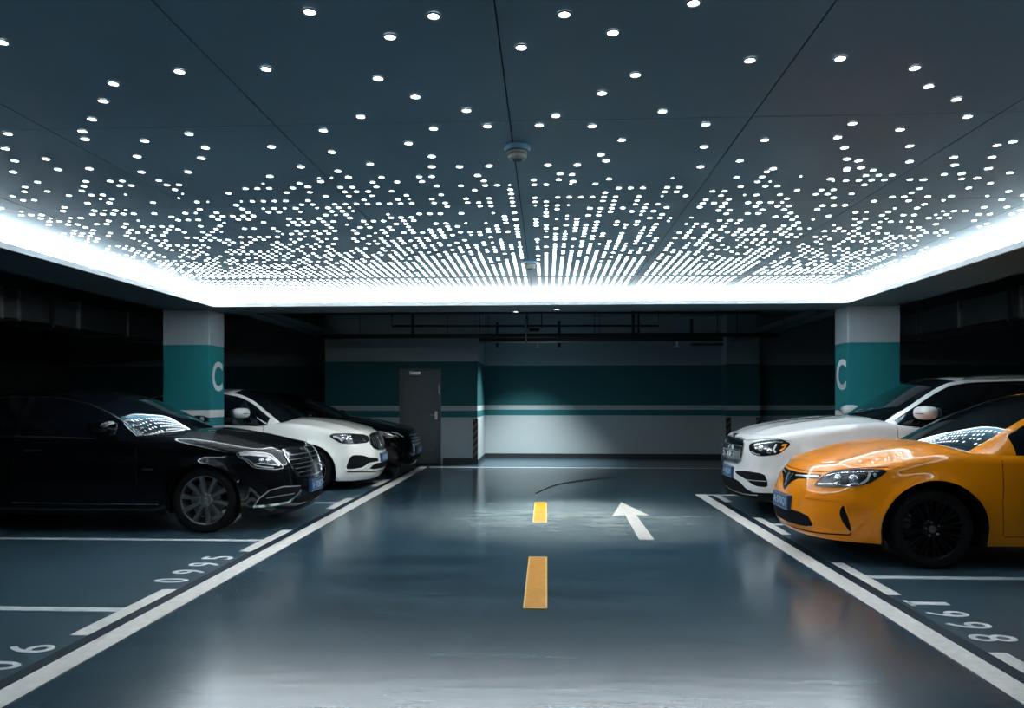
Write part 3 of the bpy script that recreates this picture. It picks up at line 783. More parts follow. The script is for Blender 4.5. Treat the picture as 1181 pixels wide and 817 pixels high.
    # lettering faces the nose direction (-x local): right of the reader = -y local... reader looks along +x
    T = Matrix.Translation((xn-.0225, 0, pz)) @ Matrix(((0, 0, -1, 0), (-1, 0, 0, 0), (0, 1, 0, 0), (0, 0, 0, 1)))
    place_text('plate_lettering', ptx, .085, .37, T, M['platel'], pl, .012, .0012)
    for zz in (-.062, .062):
        fb = MB(); fb.box(xn-.0235, xn-.022, -.205, .205, pz+zz-.0012, pz+zz+.0012); fb.build('plate_border', M['platel'], pl)
    # tail lamps
    st = c.total
    for sg in (1, -1):
        patch(c, [(sg*(st-.75), .82), (sg*(st-.35), .80), (sg*(st-.35), .93), (sg*(st-.85), .93)], .003).build('tail_lamp', M['amber'], car, smooth=True)
    return car, c

from math import radians
def sym(p):
    """close a half outline listed from the centre top round to the centre bottom"""
    return p+[(-a, b) for a, b in p[::-1] if a != 0]

FEAT = {}
hlY = [(.515, .651), (.545, .70), (.60, .757), (.76, .80), (.99, .825), (1.175, .828), (1.073, .746), (.966, .691), (.77, .664)]
FEAT['yellow'] = dict(
    mirror=(2.14, 1.09), plate=(.46, 'A·S70Q0'), hl=hlY, hlframe='blackp',
    drl=[([(.56, .672), (.72, .685), (.77, .705)], .012, 'drl'), ([(.60, .74), (.76, .78), (.98, .806), (1.10, .812)], .010, 'lens'),
         ([(1.03, .80), (1.01, .74), (.96, .705)], .022, 'drl'), ([(.66, .69), (.82, .684), (.95, .70)], .010, 'lens')],
    lens=[(.76, .742, .036), (.90, .742, .040), (1.07, .785, .016)],
    grille=sym([(0, .742), (.13, .738), (.56, .754), (.535, .715), (.22, .686), (.11, .645), (.035, .575), (0, .56)]), gsoft=0,
    grille_parts=[('chrome_bar', [(.14, .712), (.53, .734)], .016, 'satin', .004, False), ('chrome_bar', [(-.14, .712), (-.53, .734)], .016, 'satin', .004, False),
                  ('emblem', [(.065, .715), (.008, .60)], .018, 'chrome', .006, False), ('emblem', [(-.065, .715), (-.008, .60)], .018, 'chrome', .006, False)],
    patches=[('lower_intake', sym([(0, .405), (.48, .405), (.553, .306), (.43, .282), (0, .272)]), 'matteblack', .002)],
    side_patches=[('bumper_vent', [(.827, .52), (.852, .441), (.887, .306), (.875, .289), (.815, .372), (.791, .436), (.801, .491)], 'matteblack', .002)],
    side_ribbons=[('splitter_line', [(.0, .232), (.30, .236), (.50, .243), (.71, .253), (.864, .263), (.885, .285)], .012, 'matteblack', .001),
                  ('bumper_ridge', [(.44, .545), (.60, .552), (.72, .556), (.80, .552), (.84, .52), (.86, .45)], .03, 'yellow', .007),
                  ('hood_gap', [(0, .762), (.3, .765), (.60, .776), (.74, .806), (.98, .838), (1.18, .850)], .006, 'matteblack', .0006)])
FEAT['suv'] = dict(
    mirror=(2.03, 1.27), plate=(.51, 'A·8JQ29'), hl=[(.60, .881), (.741, .919), (.97, .949), (1.066, .946), (1.15, .907), (1.077, .839), (1.007, .783), (.808, .753), (.70, .772), (.625, .815)],
    drl=[([(.66, .865), (.76, .895), (.95, .925), (1.06, .925)], .016, 'lens'), ([(.66, .80), (.74, .775), (.80, .77)], .014, 'drl'), ([(.99, .90), (.96, .84), (.98, .80)], .022, 'drl'), ([(1.05, .885), (1.10, .905), (1.08, .86), (1.03, .82)], .026, 'amber')],
    lens=[(.80, .85, .040), (.91, .82, .034)],
    grille=sym([(0, .93), (.25, .93), (.42, .918), (.475, .88), (.475, .76), (.44, .67), (.36, .632), (0, .622)]), gsoft=1,
    grille_parts=[('grille_frame', sym([(0, .93), (.25, .93), (.42, .918), (.475, .88), (.475, .76), (.44, .67), (.36, .632), (0, .622)]), .022, 'chrome', .008, True)]
        + [('grille_slat', [(-.44, z), (.44, z)], .013, 'satin', .006, False) for z in (.70, .775, .85)] + [('emblem', round_poly([(.09*cos(a*pi/4), .775+.09*sin(a*pi/4)) for a in range(8)], 1), .012, 'chrome', .012, True)],
    patches=[('lower_intake', sym([(0, .44), (.22, .44), (.45, .42), (.60, .345), (.72, .315), (0, .30)]), 'matteblack', .002),
             ('front_skirt', sym([(0, .30), (.6, .315), (1.1, .335), (1.1, .225), (0, .205)]), 'matteblack', .003)],
    side_patches=[('bumper_intake', [(.29, .535), (.60, .565), (.851, .554), (.89, .476), (.894, .395), (.745, .396), (.571, .473), (.30, .51)], 'matteblack', .002)],
    on_bumper_intake=[('intake_blade', [(.60, .46), (.88, .465)], .010, 'satin', .003)],
    side_ribbons=[('skirt_trim', [(0, .262), (.45, .272), (.75, .29)], .012, 'satin', .004), ('hood_gap', [(0, .95), (.3, .95), (.5, .925), (.72, .945), (.98, .965), (1.16, .935)], .006, 'matteblack', .0006),
                  ('parking_sensor', [(.83, .63), (.845, .63)], .016, 'suvwhite', .003)])
gB = sym([(0, .862), (.35, .866), (.56, .853), (.59, .80), (.52, .665), (.40, .555), (0, .545)])
FEAT['black'] = dict(
    mirror=(2.0, 1.13), plate=(.43, 'V·7087'), hl=[(.643, .673), (.711, .753), (.803, .832), (1.048, .862), (1.177, .851), (1.153, .814), (1.07, .769), (.999, .694), (.85, .674), (.739, .661)], hlframe='satin',
    drl=[([(.70, .70), (.755, .765), (.85, .815), (1.04, .838), (1.14, .836)], .030, 'drl'), ([(.78, .685), (.88, .695), (.98, .715), (1.04, .77), (1.12, .81)], .014, 'satin')],
    lens=[(.84, .76, .032), (.915, .765, .030)],
    grille=gB, gsoft=1,
    grille_parts=[('grille_frame', gB, .020, 'chrome', .010, True), ('grille_bar', [(0, .855), (0, .56)], .014, 'satin', .012, False)]
        + [('grille_slat', [(-w, z), (w, z)], .010, 'wheelgrey', .007, False) for z, w in ((.60, .43), (.65, .47), (.70, .51), (.75, .54), (.80, .555))],
    patches=[('lower_intake', sym([(0, .34), (.40, .345), (.55, .27), (0, .24)]), 'matteblack', .002)],
    side_patches=[('bumper_intake', [(1.005, .269), (.938, .367), (.83, .449), (.668, .474), (.44, .461), (.38, .40), (.462, .362), (.595, .287), (.796, .275)], 'matteblack', .002)],
    on_bumper_intake=[('intake_blade', [(.865, .363), (.70, .378), (.524, .383)], .012, 'satin', .004), ('chrome_lip', [(1.0, .278), (.80, .284), (.60, .296), (.47, .366), (.41, .405)], .030, 'chrome', .006),
                      ('intake_frame', [(.42, .455), (.668, .472), (.83, .447), (.938, .365), (.998, .275)], .012, 'satin', .005)],
    side_ribbons=[('bumper_ridge', [(.89, .625), (.80, .63), (.70, .62), (.63, .585), (.59, .53)], .035, 'black', .010), ('bumper_ridge', [(1.30, .64), (1.18, .632), (1.08, .62), (1.03, .56), (1.0, .50)], .022, 'black', .008),
                  ('fender_badge', [(2.045, .683), (2.16, .683)], .014, 'satin', .002), ('sill_trim', [(2.0, .31), (2.9, .315), (3.6, .32)], .012, 'satin', .004),
                  ('hood_gap', [(.60, .88), (.80, .868), (1.05, .885), (1.25, .90), (1.6, .955)], .006, 'matteblack', .0006)])
gW = sym([(0, .872), (.22, .868), (.38, .845), (.46, .79), (.49, .725), (.43, .65), (.25, .605), (0, .595)])
FEAT['white'] = dict(
    mirror=(2.06, 1.215), plate=(.48, 'A·3B8L5'), hl=[(1.244, .858), (1.173, .894), (.982, .891), (.45, .851), (.50, .745), (.881, .731), (1.072, .75), (1.157, .801)],
    drl=[([(1.18, .85), (1.10, .83), (1.04, .78)], .030, 'drl'), ([(.98, .80), (.95, .85)], .020, 'drl'), ([(1.08, .868), (.9, .868)], .012, 'lens'), ([(.60, .76), (.66, .80)], .018, 'satin')],
    lens=[(1.03, .82, .034), (.90, .80, .028)],
    grille=gW, gsoft=1, grille_parts=[('grille_frame', gW, .014, 'blackp', .006, True), ('emblem', [(0, .82), (0, .66)], .022, 'chrome', .010, False)]
        + [('grille_slat', [(x, .63+abs(x)*.1), (x, .85-abs(x)*.1)], .008, 'wheelgrey', .003, False) for x in (-.36, -.27, -.18, -.09, .09, .18, .27, .36)]
        + [('grille_corner', [(.40, .835), (.475, .77), (.485, .71)], .028, 'satin', .008, False), ('grille_corner', [(-.40, .835), (-.475, .77), (-.485, .71)], .028, 'satin', .008, False)],
    patches=[('lower_intake', sym([(0, .40), (.46, .40), (.60, .32), (0, .30)]), 'matteblack', .002)],
    side_patches=[('bumper_intake', [(.993, .345), (.931, .525), (.872, .563), (.708, .55), (.578, .506), (.332, .481), (.3, .43), (.586, .419), (.711, .355), (.869, .341)], 'matteblack', .002)],
    side_ribbons=[('splitter_line', [(0, .262), (.35, .268), (.61, .288), (.80, .298), (.965, .305)], .020, 'matteblack', .001), ('intake_blade', [(.99, .335), (.87, .332), (.72, .346), (.59, .41), (.42, .42)], .030, 'white', .016)])
FEAT['far'] = dict(
    mirror=(1.95, 1.12), plate=(.45, 'A·6K102'), hl=[(.62, .69), (.74, .775), (.88, .815), (1.144, .855), (1.06, .775), (.909, .735), (.76, .69)],
    drl=[([(.68, .715), (.80, .78), (.95, .81)], .020, 'drl'), ([(.80, .715), (.92, .75), (1.02, .78)], .012, 'satin')], lens=[(.85, .75, .026)],
    grille=sym([(0, .80), (.40, .795), (.47, .74), (.43, .58), (.35, .50), (0, .49)]),
    grille_parts=[('grille_slat', [(-.42, z), (.42, z)], .012, 'satin', .005, False) for z in (.56, .62, .68, .74)],
    patches=[('lower_intake', sym([(0, .36), (.55, .35), (.68, .29), (0, .26)]), 'matteblack', .002)])
# ---------------------------------------------------------------- room
ZS, ZP, ZC = 2.73, 2.915, 3.42            # soffit underside, panel ceiling, slab
XL, XR, YE = -4.69, 4.08, 10.2            # inner edges of the light cove
OL, OR, OE = -5.56, 4.92, 10.97
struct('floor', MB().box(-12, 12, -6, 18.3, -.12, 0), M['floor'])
fb = MB(); fb.box(-12, -2.75, -6, 12.9, 0, .002)
struct('floor.001', fb, M['bay'])
fb = MB(); fb.box(2.468, 12, -6, 11.05, 0, .002); struct('floor.002', fb, M['bay'])
gp = MB(); gp.box(-2.75, -2.655, -6, 15.3, 0, .0022); gp.box(2.37, 2.468, -6, 11.0, 0, .0022); struct('trim_3', gp, M['gapstrip'])
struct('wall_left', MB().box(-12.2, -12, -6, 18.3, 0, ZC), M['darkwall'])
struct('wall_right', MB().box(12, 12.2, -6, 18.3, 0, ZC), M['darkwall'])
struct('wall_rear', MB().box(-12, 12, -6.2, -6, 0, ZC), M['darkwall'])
struct('wall_back', MB().box(-12, 12, 18.0, 18.2, 0, ZC), M['wall'])
wn = MB(); wn.box(-4.86, -3.21, 16.0, 18.0, 0, ZC); wn.box(-2.29, -1.5, 16.0, 18.0, 0, ZC); wn.box(-3.21, -2.29, 16.0, 18.0, 2.10, ZC); wn.box(-3.21, -2.29, 16.25, 18, 0, 2.1)
struct('wall_back.001', wn, M['wall'])
struct('wall_back.002', MB().box(4.22, 4.98, 17.45, 18.0, 0, ZC), M['wall'])
sk = MB(); sk.box(-12, -4.86, 17.985, 18.0, 0, .1); sk.box(-1.5, 4.22, 17.985, 18, 0, .1); sk.box(4.98, 12, 17.985, 18, 0, .1)
sk.box(-4.86, -3.25, 15.985, 16.0, 0, .14); sk.box(-2.25, -1.485, 15.985, 16.0, 0, .14); sk.box(-1.5, -1.485, 16, 18, 0, .1); sk.box(4.205, 4.99, 17.435, 17.45, 0, .14)
struct('baseboard_back', sk, M['skirt'])
struct('ceiling', MB().box(-12, 12, -6, 18.3, ZC, ZC+.2), M['slab'])
# panel ceiling: separate metal panels with joints
pm = MB(); g = .0035
xs = [-.195+1.28*k for k in range(-4, 5)]; ys = [-2.73+1.67*k for k in range(0, 9)]
xs = [XL]+[x for x in xs if XL+.05 < x < XR-.05]+[XR]; ys = [-3.0]+[y for y in ys if -2.9 < y < YE-.05]+[YE]
for i in range(len(xs)-1):
    for j in range(len(ys)-1): pm.box(xs[i]+g, xs[i+1]-g, ys[j]+g*.7, ys[j+1]-g*.7, ZP, ZP+.02)
struct('ceiling.001', pm, M['panel'])
struct('ceiling.002', MB().box(XL, XR, -3, YE, ZP+.021, ZP+.05), M['joint'])
so = MB()
so.box(OL, XL-.03, -3, OE, ZS, ZC); so.box(XR+.03, OR, -3, OE, ZS, ZC); so.box(XL-.03, XR+.03, YE+.03, OE, ZS, ZC); so.box(OL, OR, -3.9, -3.03, ZS, ZC)
struct('ceiling.003', so, M['soffit'])
lp = MB(); lp.box(XL-.03, XL, -3, YE, ZS, ZS+.055); lp.box(XR, XR+.03, -3, YE, ZS, ZS+.055); lp.box(XL-.03, XR+.03, YE, YE+.03, ZS, ZS+.055); lp.box(XL-.03, XR+.03, -3.03, -3, ZS, ZP+.03)
struct('trim_1', lp, M['lip'])
for nm, b, lab in (('l', (XL-.028, XL-.004, -3, YE, ZS+.06, ZP-.003), 'long white glowing light strip along the left edge of the ceiling'),
                   ('r', (XR+.004, XR+.028, -3, YE, ZS+.06, ZP-.003), 'long white glowing light strip along the right edge of the ceiling'),
                   ('e', (XL, XR, YE+.004, YE+.028, ZS+.06, ZP-.003), 'white glowing light strip across the far end of the ceiling, between the two pillars')):
    tag(MB().box(*b).build('light_strip', M['cove']), lab, 'light strip', 'cove light strips')
# soffit edge trims
tr = MB(); tr.box(OL-.05, OL, -3, OE, ZS+.04, ZS+.09); tr.box(OR, OR+.05, -3, OE, ZS+.04, ZS+.09); struct('trim_2', tr, M['slab'])

# pillars
def pillar(x0, x1, y0, y1, lab, cx, cy, rot):
    p = MB().box(x0, x1, y0, y1, 0, ZC if x0 < -5.5 or x1 > 4.93 else ZS, bev=.012).build('pillar', M['pillar'])
    tag(p, lab, 'pillar', 'pillars')
    if rot < 0: T = Matrix.Translation((cx, cy, 1.765)) @ Matrix(((0, 0, 1, 0), (1, 0, 0, 0), (0, 1, 0, 0), (0, 0, 0, 1)))
    else: T = Matrix.Translation((cx, cy, 1.775)) @ Matrix(((0, 0, -1, 0), (-1, 0, 0, 0), (0, 1, 0, 0), (0, 0, 0, 1)))
    l = place_text('painted_letter', 'C', .44, .34, T, M['ltr'], p, .018, .002); l['label'] = 'grey white painted letter C'
pillar(-5.62, -4.92, 10.56, 11.06, 'teal and white banded square pillar with letter C, behind the front black sedan', -4.918, 10.82, -1)
pillar(4.22, 4.94, 10.53, 11.0, 'teal and white banded square pillar with letter C, behind the white SUV', 4.218, 10.76, 1)

# door
dr = empty('door_1', (-2.75, 16.1, 0)); dr['kind'] = 'structure'
MB().box(-.42, .42, .03, .08, .01, 2.06, bev=.004).build('door_leaf', M['doorp'], dr)
fr = MB(); fr.box(-.46, -.42, -.12, .12, 0, 2.1); fr.box(.42, .46, -.12, .12, 0, 2.1); fr.box(-.46, .46, -.12, .12, 2.06, 2.1); fr.build('door_frame', M['doorp'], dr)
h = MB(); h.box(.30, .36, .0, .03, .98, 1.16, bev=.005); h.tube([(.33, .03, 1.08), (.33, -.03, 1.08), (.20, -.035, 1.08)], .011, 8); h.build('door_handle', M['satin'], dr)
cl = MB(); cl.box(-.25, -.02, -.03, .03, 1.97, 2.03, bev=.008); cl.tube([(-.1, -.03, 2.0), (-.25, -.10, 2.04), (-.05, -.06, 2.07)], .008, 6); cl.build('door_closer', M['satin'], dr)
MB().box(.385, .42, .0, .03, 1.55, 1.75, bev=.004).build('door_hinge', M['satin'], dr)

# corner guards
for (x0, x1, y0, y1, lab) in ((-1.60, -1.49, 15.97, 16.06, 'black and yellow striped corner guard on the wall corner beside the grey door'),
                              (4.20, 4.31, 17.42, 17.5, 'black and yellow striped guard on the left edge of the pier behind the SUV'),
                              (4.89, 5.0, 17.42, 17.5, 'black and yellow striped guard on the right edge of the pier behind the SUV')):
    tag(MB().box(x0, x1, y0, y1, .13, 1.0, bev=.006).build('corner_guard', M['guard']), lab, 'corner guard', 'corner guards')

# ---- floor paint
def strip(name, x0, x1, y0, y1, m, lab, cat, grp=None, z=.004):
    return tag(MB().box(x0, x1, y0, y1, .0025, z+.001).build(name, m), lab, cat, grp)
lw = 'lane edge lines'
strip('lane_edge_line', -2.655, -2.50, -3, 15.4, M['line'], 'long white painted line along the left side of the driving lane', 'road line', lw)
strip('lane_edge_line', 2.215, 2.37, -3, 11.1, M['line'], 'long white painted line along the right side of the driving lane', 'road line', lw)
strip('road_line', -2.44, 4.2, 15.30, 15.38, M['linedim'], 'thin white line across the floor in front of the back wall', 'road line', z=.003)
gl = 'bay corner marks'
for (y0, y1, lab) in ((4.30, 5.37, 'white bay corner mark left of the lane between bay number 06 and bay number 0995'), (6.74, 7.87, 'white bay corner mark left of the lane in front of the front black sedan wheel'),
                      (9.46, 10.46, 'white bay corner mark left of the lane between the black and white sedan noses'), (11.9, 12.9, 'white bay corner mark left of the lane beyond the white sedan nose')):
    strip('bay_corner_mark', -2.86, -2.75, y0, y1, M['line'], lab, 'bay mark', gl)
for (y0, y1, lab) in ((3.2, 4.24, 'white bay corner mark at the bottom right corner, right of bay number 1998'), (5.46, 6.51, 'white bay corner mark beside bay number 1998, before the yellow car wheel'),
                      (7.86, 8.94, 'white bay corner mark under the nose of the yellow car'), (10.3, 11.05, 'white bay corner mark under the nose of the white SUV')):
    strip('bay_corner_mark', 2.47, 2.567, y0, y1, M['line'], lab, 'bay mark', gl)
gl = 'bay divider lines'
for (y, lab) in ((4.83, 'white bay divider line at the lower left, below bay number 0995'), (7.27, 'white bay divider line beside the front black sedan wheels'), (9.97, 'white bay divider line between the black sedan and the white sedan'), (12.60, 'white bay divider line beyond the white sedan')):
    strip('bay_divider_line', -8.0, -2.86, y-.045, y+.045, M['linedim'], lab, 'bay line', gl)
for (y, lab) in ((6.0, 'white bay divider line beside the yellow car wheels'), (8.48, 'white bay divider line between the yellow car and the white SUV'), (11.05, 'white bay divider line beyond the white SUV')):
    strip('bay_divider_line', 2.567 if y < 11 else 2.37, 8.0, y-.045, y+.045, M['linedim'], lab, 'bay line', gl)
for (y0, y1, lab) in ((4.99, 6.63, 'larger nearer yellow centre dash on the lane'), (8.50, 10.15, 'smaller farther yellow centre dash on the lane')):
    d = strip('centre_dash', -.158, .008, y0, y1, M['yline'], lab, 'road line', 'yellow centre dashes')
    e = MB(); w = .012
    e.box(-.158, -.158+w, y0, y1, .0045, .0062); e.box(.008-w, .008, y0, y1, .0045, .0062); e.box(-.158, .008, y0, y0+w*2, .0045, .0062); e.box(-.158, .008, y1-w*2, y1, .0045, .0062)
    e.build('dash_edge', M['yedge'], d)
ar = MB(); P2 = [(.94, 7.50), (1.09, 7.505), (1.10, 9.07), (1.255, 9.075), (1.03, 10.2), (.80, 8.99), (.965, 9.06)]
n = len(P2); ar.add([(x, y, .0025) for x, y in P2]+[(x, y, .005) for x, y in P2], [tuple(range(n))[::-1], tuple(n+i for i in range(n))]+[(i, (i+1) % n, n+(i+1) % n, n+i) for i in range(n)])
tag(ar.build('direction_arrow', M['arrow'], fix=True), 'white painted arrow on the lane pointing away towards the back wall', 'road arrow')
def bay_number(txt, spots, x, rot, lab, hgt=.27, wid=.13):
    e = empty('bay_number', (x, spots[0], .0025)); tag(e, lab, 'painted number')
    for ch, y in zip(txt, spots):
        T = Matrix.Translation((0, y-spots[0], 0)) @ Matrix.Rotation(radians(rot), 4, 'Z')
        dg = place_text('digit', ch, hgt, wid if ch != '1' else wid*.55, T, M['ltr'], e, .004, .001)
        if ch == '1':
            ft = MB(); ft.box(-.14, -.113, y-spots[0]-.07, y-spots[0]+.07, -.001, .001); ft.build('digit_foot', M['ltr'], dg)
bay_number('0995', [5.64, 5.93, 6.20, 6.46], -2.93, 90, 'white painted bay number 0995 on the floor left of the lane')
bay_number('06', [3.79, 4.06], -2.93, 90, 'white painted digits 06 on the floor at the bottom left corner')
bay_number('1998', [5.25, 5.0, 4.755, 4.505], 2.65, -90, 'white painted bay number 1998 on the floor right of the lane')
# tyre scuff and a small dark spot
sc = MB(); cv = Curve([(0, 11.1), (.12, 11.6), (.35, 12.3), (.85, 13.0), (1.4, 13.5)])
vs = []
for k in range(29):
    q = k/28*1.4; w_ = .02+.07*k/28; yy = cv(q)
    vs += [(-.16+q-w_*.7, yy+w_, .0012), (-.16+q+w_*.7, yy-w_, .0012)]
sc.add(vs, [(2*i, 2*i+1, 2*i+3, 2*i+2) for i in range(28)]); tag(sc.build('tyre_mark', M['scuff']), 'curved dark tyre mark on the lane beyond the farther yellow dash', 'tyre mark')

# ---- ducts on both sides
def duct(x, y0, y1, z0, z1, w, ys, lab):
    e = empty('air_duct', (x, y0, z0)); tag(e, lab, 'air duct', None)
    for y in (6.9, 9.8, 13.5):
        for q in (-w/2-.04, w/2+.04): MB().box(q-.01, q+.01, y-y0-.02, y-y0+.02, -.03, ZC-z0).build('hanger_rod', M['pipe'], e)
        MB().box(-w/2-.05, w/2+.05, y-y0-.02, y-y0+.02, -.05, -.026).build('hanger_bar', M['pipe'], e)
    MB().box(-w/2, w/2, 0, y1-y0, 0, z1-z0, bev=.01).build('duct_shell', M['duct'], e)
    for y in ys:
        MB().box(-w/2-.025, w/2+.025, y-y0-.02, y-y0+.02, -.025, z1-z0+.025, bev=.004).build('duct_flange', M['satin'], e)
duct(-7.15, 4.0, 15.5, 2.46, 2.82, .7, [5.2, 6.4, 7.65, 8.9, 9.2, 10.41, 11.67, 12.9, 14.1], 'galvanised air duct with flanges hanging along the dark left side')
duct(6.35, 4.0, 15.5, 2.48, 2.84, .7, [4.8, 6.0, 7.2, 8.4, 9.6, 11.0, 12.2, 13.4, 14.6], 'galvanised air duct with flanges hanging along the dark right side')
for y in (5.0, 8.2, 11.3, 14.4):
    pass
# cable trays along the lane, behind the end soffit
for x, lab in ((-4.6, 'dark cable tray running back under the slab left of the pipes'), (4.35, 'dark cable tray running back under the slab right of the pipes')):
    e = empty('cable_tray', (x, 11.0, 2.74)); tag(e, lab, 'cable tray')
    t = MB(); t.box(-.16, .16, 0, 6.0, 0, .012); t.box(-.16, -.148, 0, 6, 0, .10); t.box(.148, .16, 0, 6, 0, .10); t.build('tray_channel', M['soffit'], e)
    for k in range(4): MB().tube([(-.17, .6+1.6*k, .0), (-.17, .6+1.6*k, ZC-2.74)], .006, 6).build('hanger_rod', M['pipe'], e)
# pipes behind the end soffit
def pipe(lab, main, r, drops=(), m='pipe', name='pipe', hang=()):
    e = MB().tube(main, r, 12).build(name, M[m]); tag(e, lab, 'pipe', None)
    e.data.polygons.foreach_set('use_smooth', [True]*len(e.data.polygons))
    for (hx, hy, hz) in hang: MB().tube([(hx, hy, hz), (hx, hy, ZC)], .006, 6).build('hanger_rod', M['pipe'], e)
    for (p, q, rr, nm) in drops: MB().tube([p, q], rr, 8).build(nm, M['pipe'], e)
pipe('thin dark pipe across the lane just under the soffit', [(-4.5, 14, 3.08), (4.0, 14, 3.05)], .022, hang=((-3.8, 14, 3.08), (0.9, 14, 3.06), (3.7, 14, 3.05)))
pipe('dark pipe crossing at mid height with upright ends', [(-2.93, 13.9, 3.3), (-2.93, 13.9, 2.815), (2.1, 13.9, 2.80), (2.1, 13.9, 3.3)], .022, hang=((-2.93, 13.9, 3.3), (2.1, 13.9, 3.3)))
pipe('thick black sprinkler main across the lane', [(-4.4, 14.1, 2.645), (4.4, 14.1, 2.64)], .045,
     hang=((-3.6, 14.1, 2.68), (-1.9, 14.1, 2.68), (3.6, 14.1, 2.68)), drops=[((-2.57, 14.1, 3.42), (-2.57, 14.1, 2.65), .025, 'drop_pipe'), ((-.94, 14.1, 2.9), (-.94, 14.1, 2.42), .022, 'drop_pipe'), ((.246, 14.1, 2.92), (.246, 14.1, 2.42), .03, 'drop_pipe'), ((1.65, 14.1, 3.1), (1.65, 14.1, 2.64), .03, 'drop_pipe'), ((1.75, 14.1, 3.1), (1.75, 14.1, 2.64), .02, 'drop_pipe'), ((2.75, 14.1, 2.95), (2.75, 14.1, 2.6), .03, 'drop_pipe')])
pipe('second black pipe slung below the sprinkler main', [(-1.28, 13.95, 2.555), (3.3, 13.95, 2.545)], .035, hang=((-1.1, 13.95, 2.56), (1.0, 13.95, 2.56), (3.2, 13.95, 2.56)), drops=[((2.7, 13.95, 2.45), (3.3, 13.95, 2.45), .025, 'branch_pipe')])
pipe('slim pale steel conduit under the black pipes', [(-1.28, 13.9, 2.50), (1.2, 13.9, 2.50)], .012, m='pipelit', name='conduit', hang=((-1.25, 13.86, 2.5), (.9, 13.86, 2.5)))
pipe('short upright pale steel rod crossing the black pipes', [(-.378, 13.8, 2.93), (-.378, 13.8, 2.44)], .018, m='pipelit', name='conduit', hang=((-.378, 13.8, 2.93),))
e = empty('hanging_bracket', (-.23, 14.3, 2.9)); tag(e, 'small black frame hanging above the pipes near the centre', 'bracket')
b = MB(); b.tube([(-.14, 0, .5), (-.14, 0, -.1), (.14, 0, -.1), (.14, 0, .5)], .014, 6); b.box(-.10, .10, -.04, .04, -.16, -.10, bev=.01); b.build('bracket_frame', M['pipe'], e)
# sprinkler heads
low = bpy.data.objects['pipe.003']
for x, z in ((-.16, 2.405), (2.45, 2.405)):
    s_ = MB(); s_.tube([(0, 0, .10), (0, 0, .02)], .02, 8); s_.lathe([(.0, .02), (.05, .018), (.055, .008), (0, .0)], n=16)
    s_.v = [(v[0]+x, v[1]+13.95, v[2]+z) for v in s_.v]; s_.build('sprinkler_head', M['detect'], low)

# ---- smoke detectors on the centre joint
def detector(x, y, lab, k=1.0):
    e = empty('smoke_detector', (x, y, ZP)); tag(e, lab, 'smoke detector', 'smoke detectors')
    MB().lathe([(0, 0), (.075*k, 0), (.078*k, -.012*k), (.072*k, -.03*k), (0, -.03*k)], n=36).build('detector_base', M['panel'], e, smooth=True, angle=.6)
    MB().lathe([(0, -.03*k), (.050*k, -.03*k), (.058*k, -.036*k), (.058*k, -.044*k), (.045*k, -.048*k), (.045*k, -.052*k), (.056*k, -.056*k), (.052*k, -.074*k), (.03*k, -.08*k), (0, -.08*k)], n=36).build('detector_head', M['detect'], e, smooth=True, angle=.5)
    MB().lathe([(0, -.079*k), (.030*k, -.0795*k), (.028*k, -.083*k), (0, -.084*k)], n=24).build('detector_grille', M['soffit'], e, smooth=True, angle=.5)
    MB().lathe([(0, -.05), (.004, -.05), (0, -.052)], c=(-.047*k, 0, -.02*k), n=8).build('detector_led', M['dimled'], e)
detector(-.171, 4.35, 'larger nearer round smoke detector on the centre joint of the ceiling')
detector(-.178, 7.99, 'smaller farther round smoke detector on the centre joint of the ceiling')

# ---- point lights in the ceiling
near = [(-0.91, 2.797), (-0.438, 2.851), (-0.642, 3.006), (0.07, 2.862), (-0.106, 3.121), (0.271, 3.013), (0.554, 2.803), (-1.263, 3.271), (-1.667, 3.279), (-0.781, 3.393), (0.41, 3.411), (-0.644, 3.605), (0.27, 3.606), (0.05, 3.881), (-2.042, 3.39), (-2.212, 3.585), (-2.415, 3.814), (-2.577, 3.984), (-2.271, 2.975), (-0.411, 3.79), (-0.321, 4.011), (-0.62, 4.035), (-0.038, 4.011), (0.25, 4.037), (-0.977, 3.845), (-1.234, 4.033), (0.601, 3.848), (0.864, 4.041), (0.895, 3.287), (1.285, 3.288), (1.657, 3.398), (1.819, 3.599), (2.036, 3.761), (2.22, 3.993), (0.433, 4.261), (0.332, 4.511), (-0.802, 4.26), (1.254, 4.299), (0.931, 4.4), (1.653, 4.065), (1.656, 4.275), (1.953, 4.168), (2.136, 4.441), (2.275, 4.732), (1.207, 4.665), (0.988, 4.775), (1.465, 4.833), (1.765, 4.454), (1.864, 4.663), (1.948, 4.7), (1.941, 4.855), (2.023, 4.841), (-2.004, 4.051), (-2.313, 4.147), (-2.508, 4.411), (-2.652, 4.714), (-2.017, 4.278), (-2.13, 4.461), (-2.345, 4.728), (-1.621, 4.281), (-1.571, 4.656), (-1.29, 4.388), (-1.358, 4.756), (-3.021, 4.003), (-3.213, 4.237), (-3.317, 4.455), (-3.492, 4.675), (-1.115, 4.625), (-1.325, 4.888), (-0.702, 4.495), (-0.733, 4.695), (-0.555, 4.703), (-0.365, 4.695), (0.011, 4.695), (0.198, 4.703), (0.373, 4.626), (0.092, 4.878), (0.184, 5.057), (-0.456, 4.89), (-1.541, 4.976), (-1.669, 5.094), (-1.846, 4.845), (-2.639, 4.104), (-3.1, 4.432), (-2.948, 4.628), (-3.161, 4.636), (2.641, 4.45), (2.741, 4.671), (3.049, 4.997), (2.507, 4.66), (2.596, 4.815), (2.741, 5.001), (2.899, 5.104), (2.558, 5.127), (1.921, 5.078), (2.696, 4.394), (2.853, 4.897)]
rnd = random.Random(7)
pts = [(x, y, .022) for x, y in near]
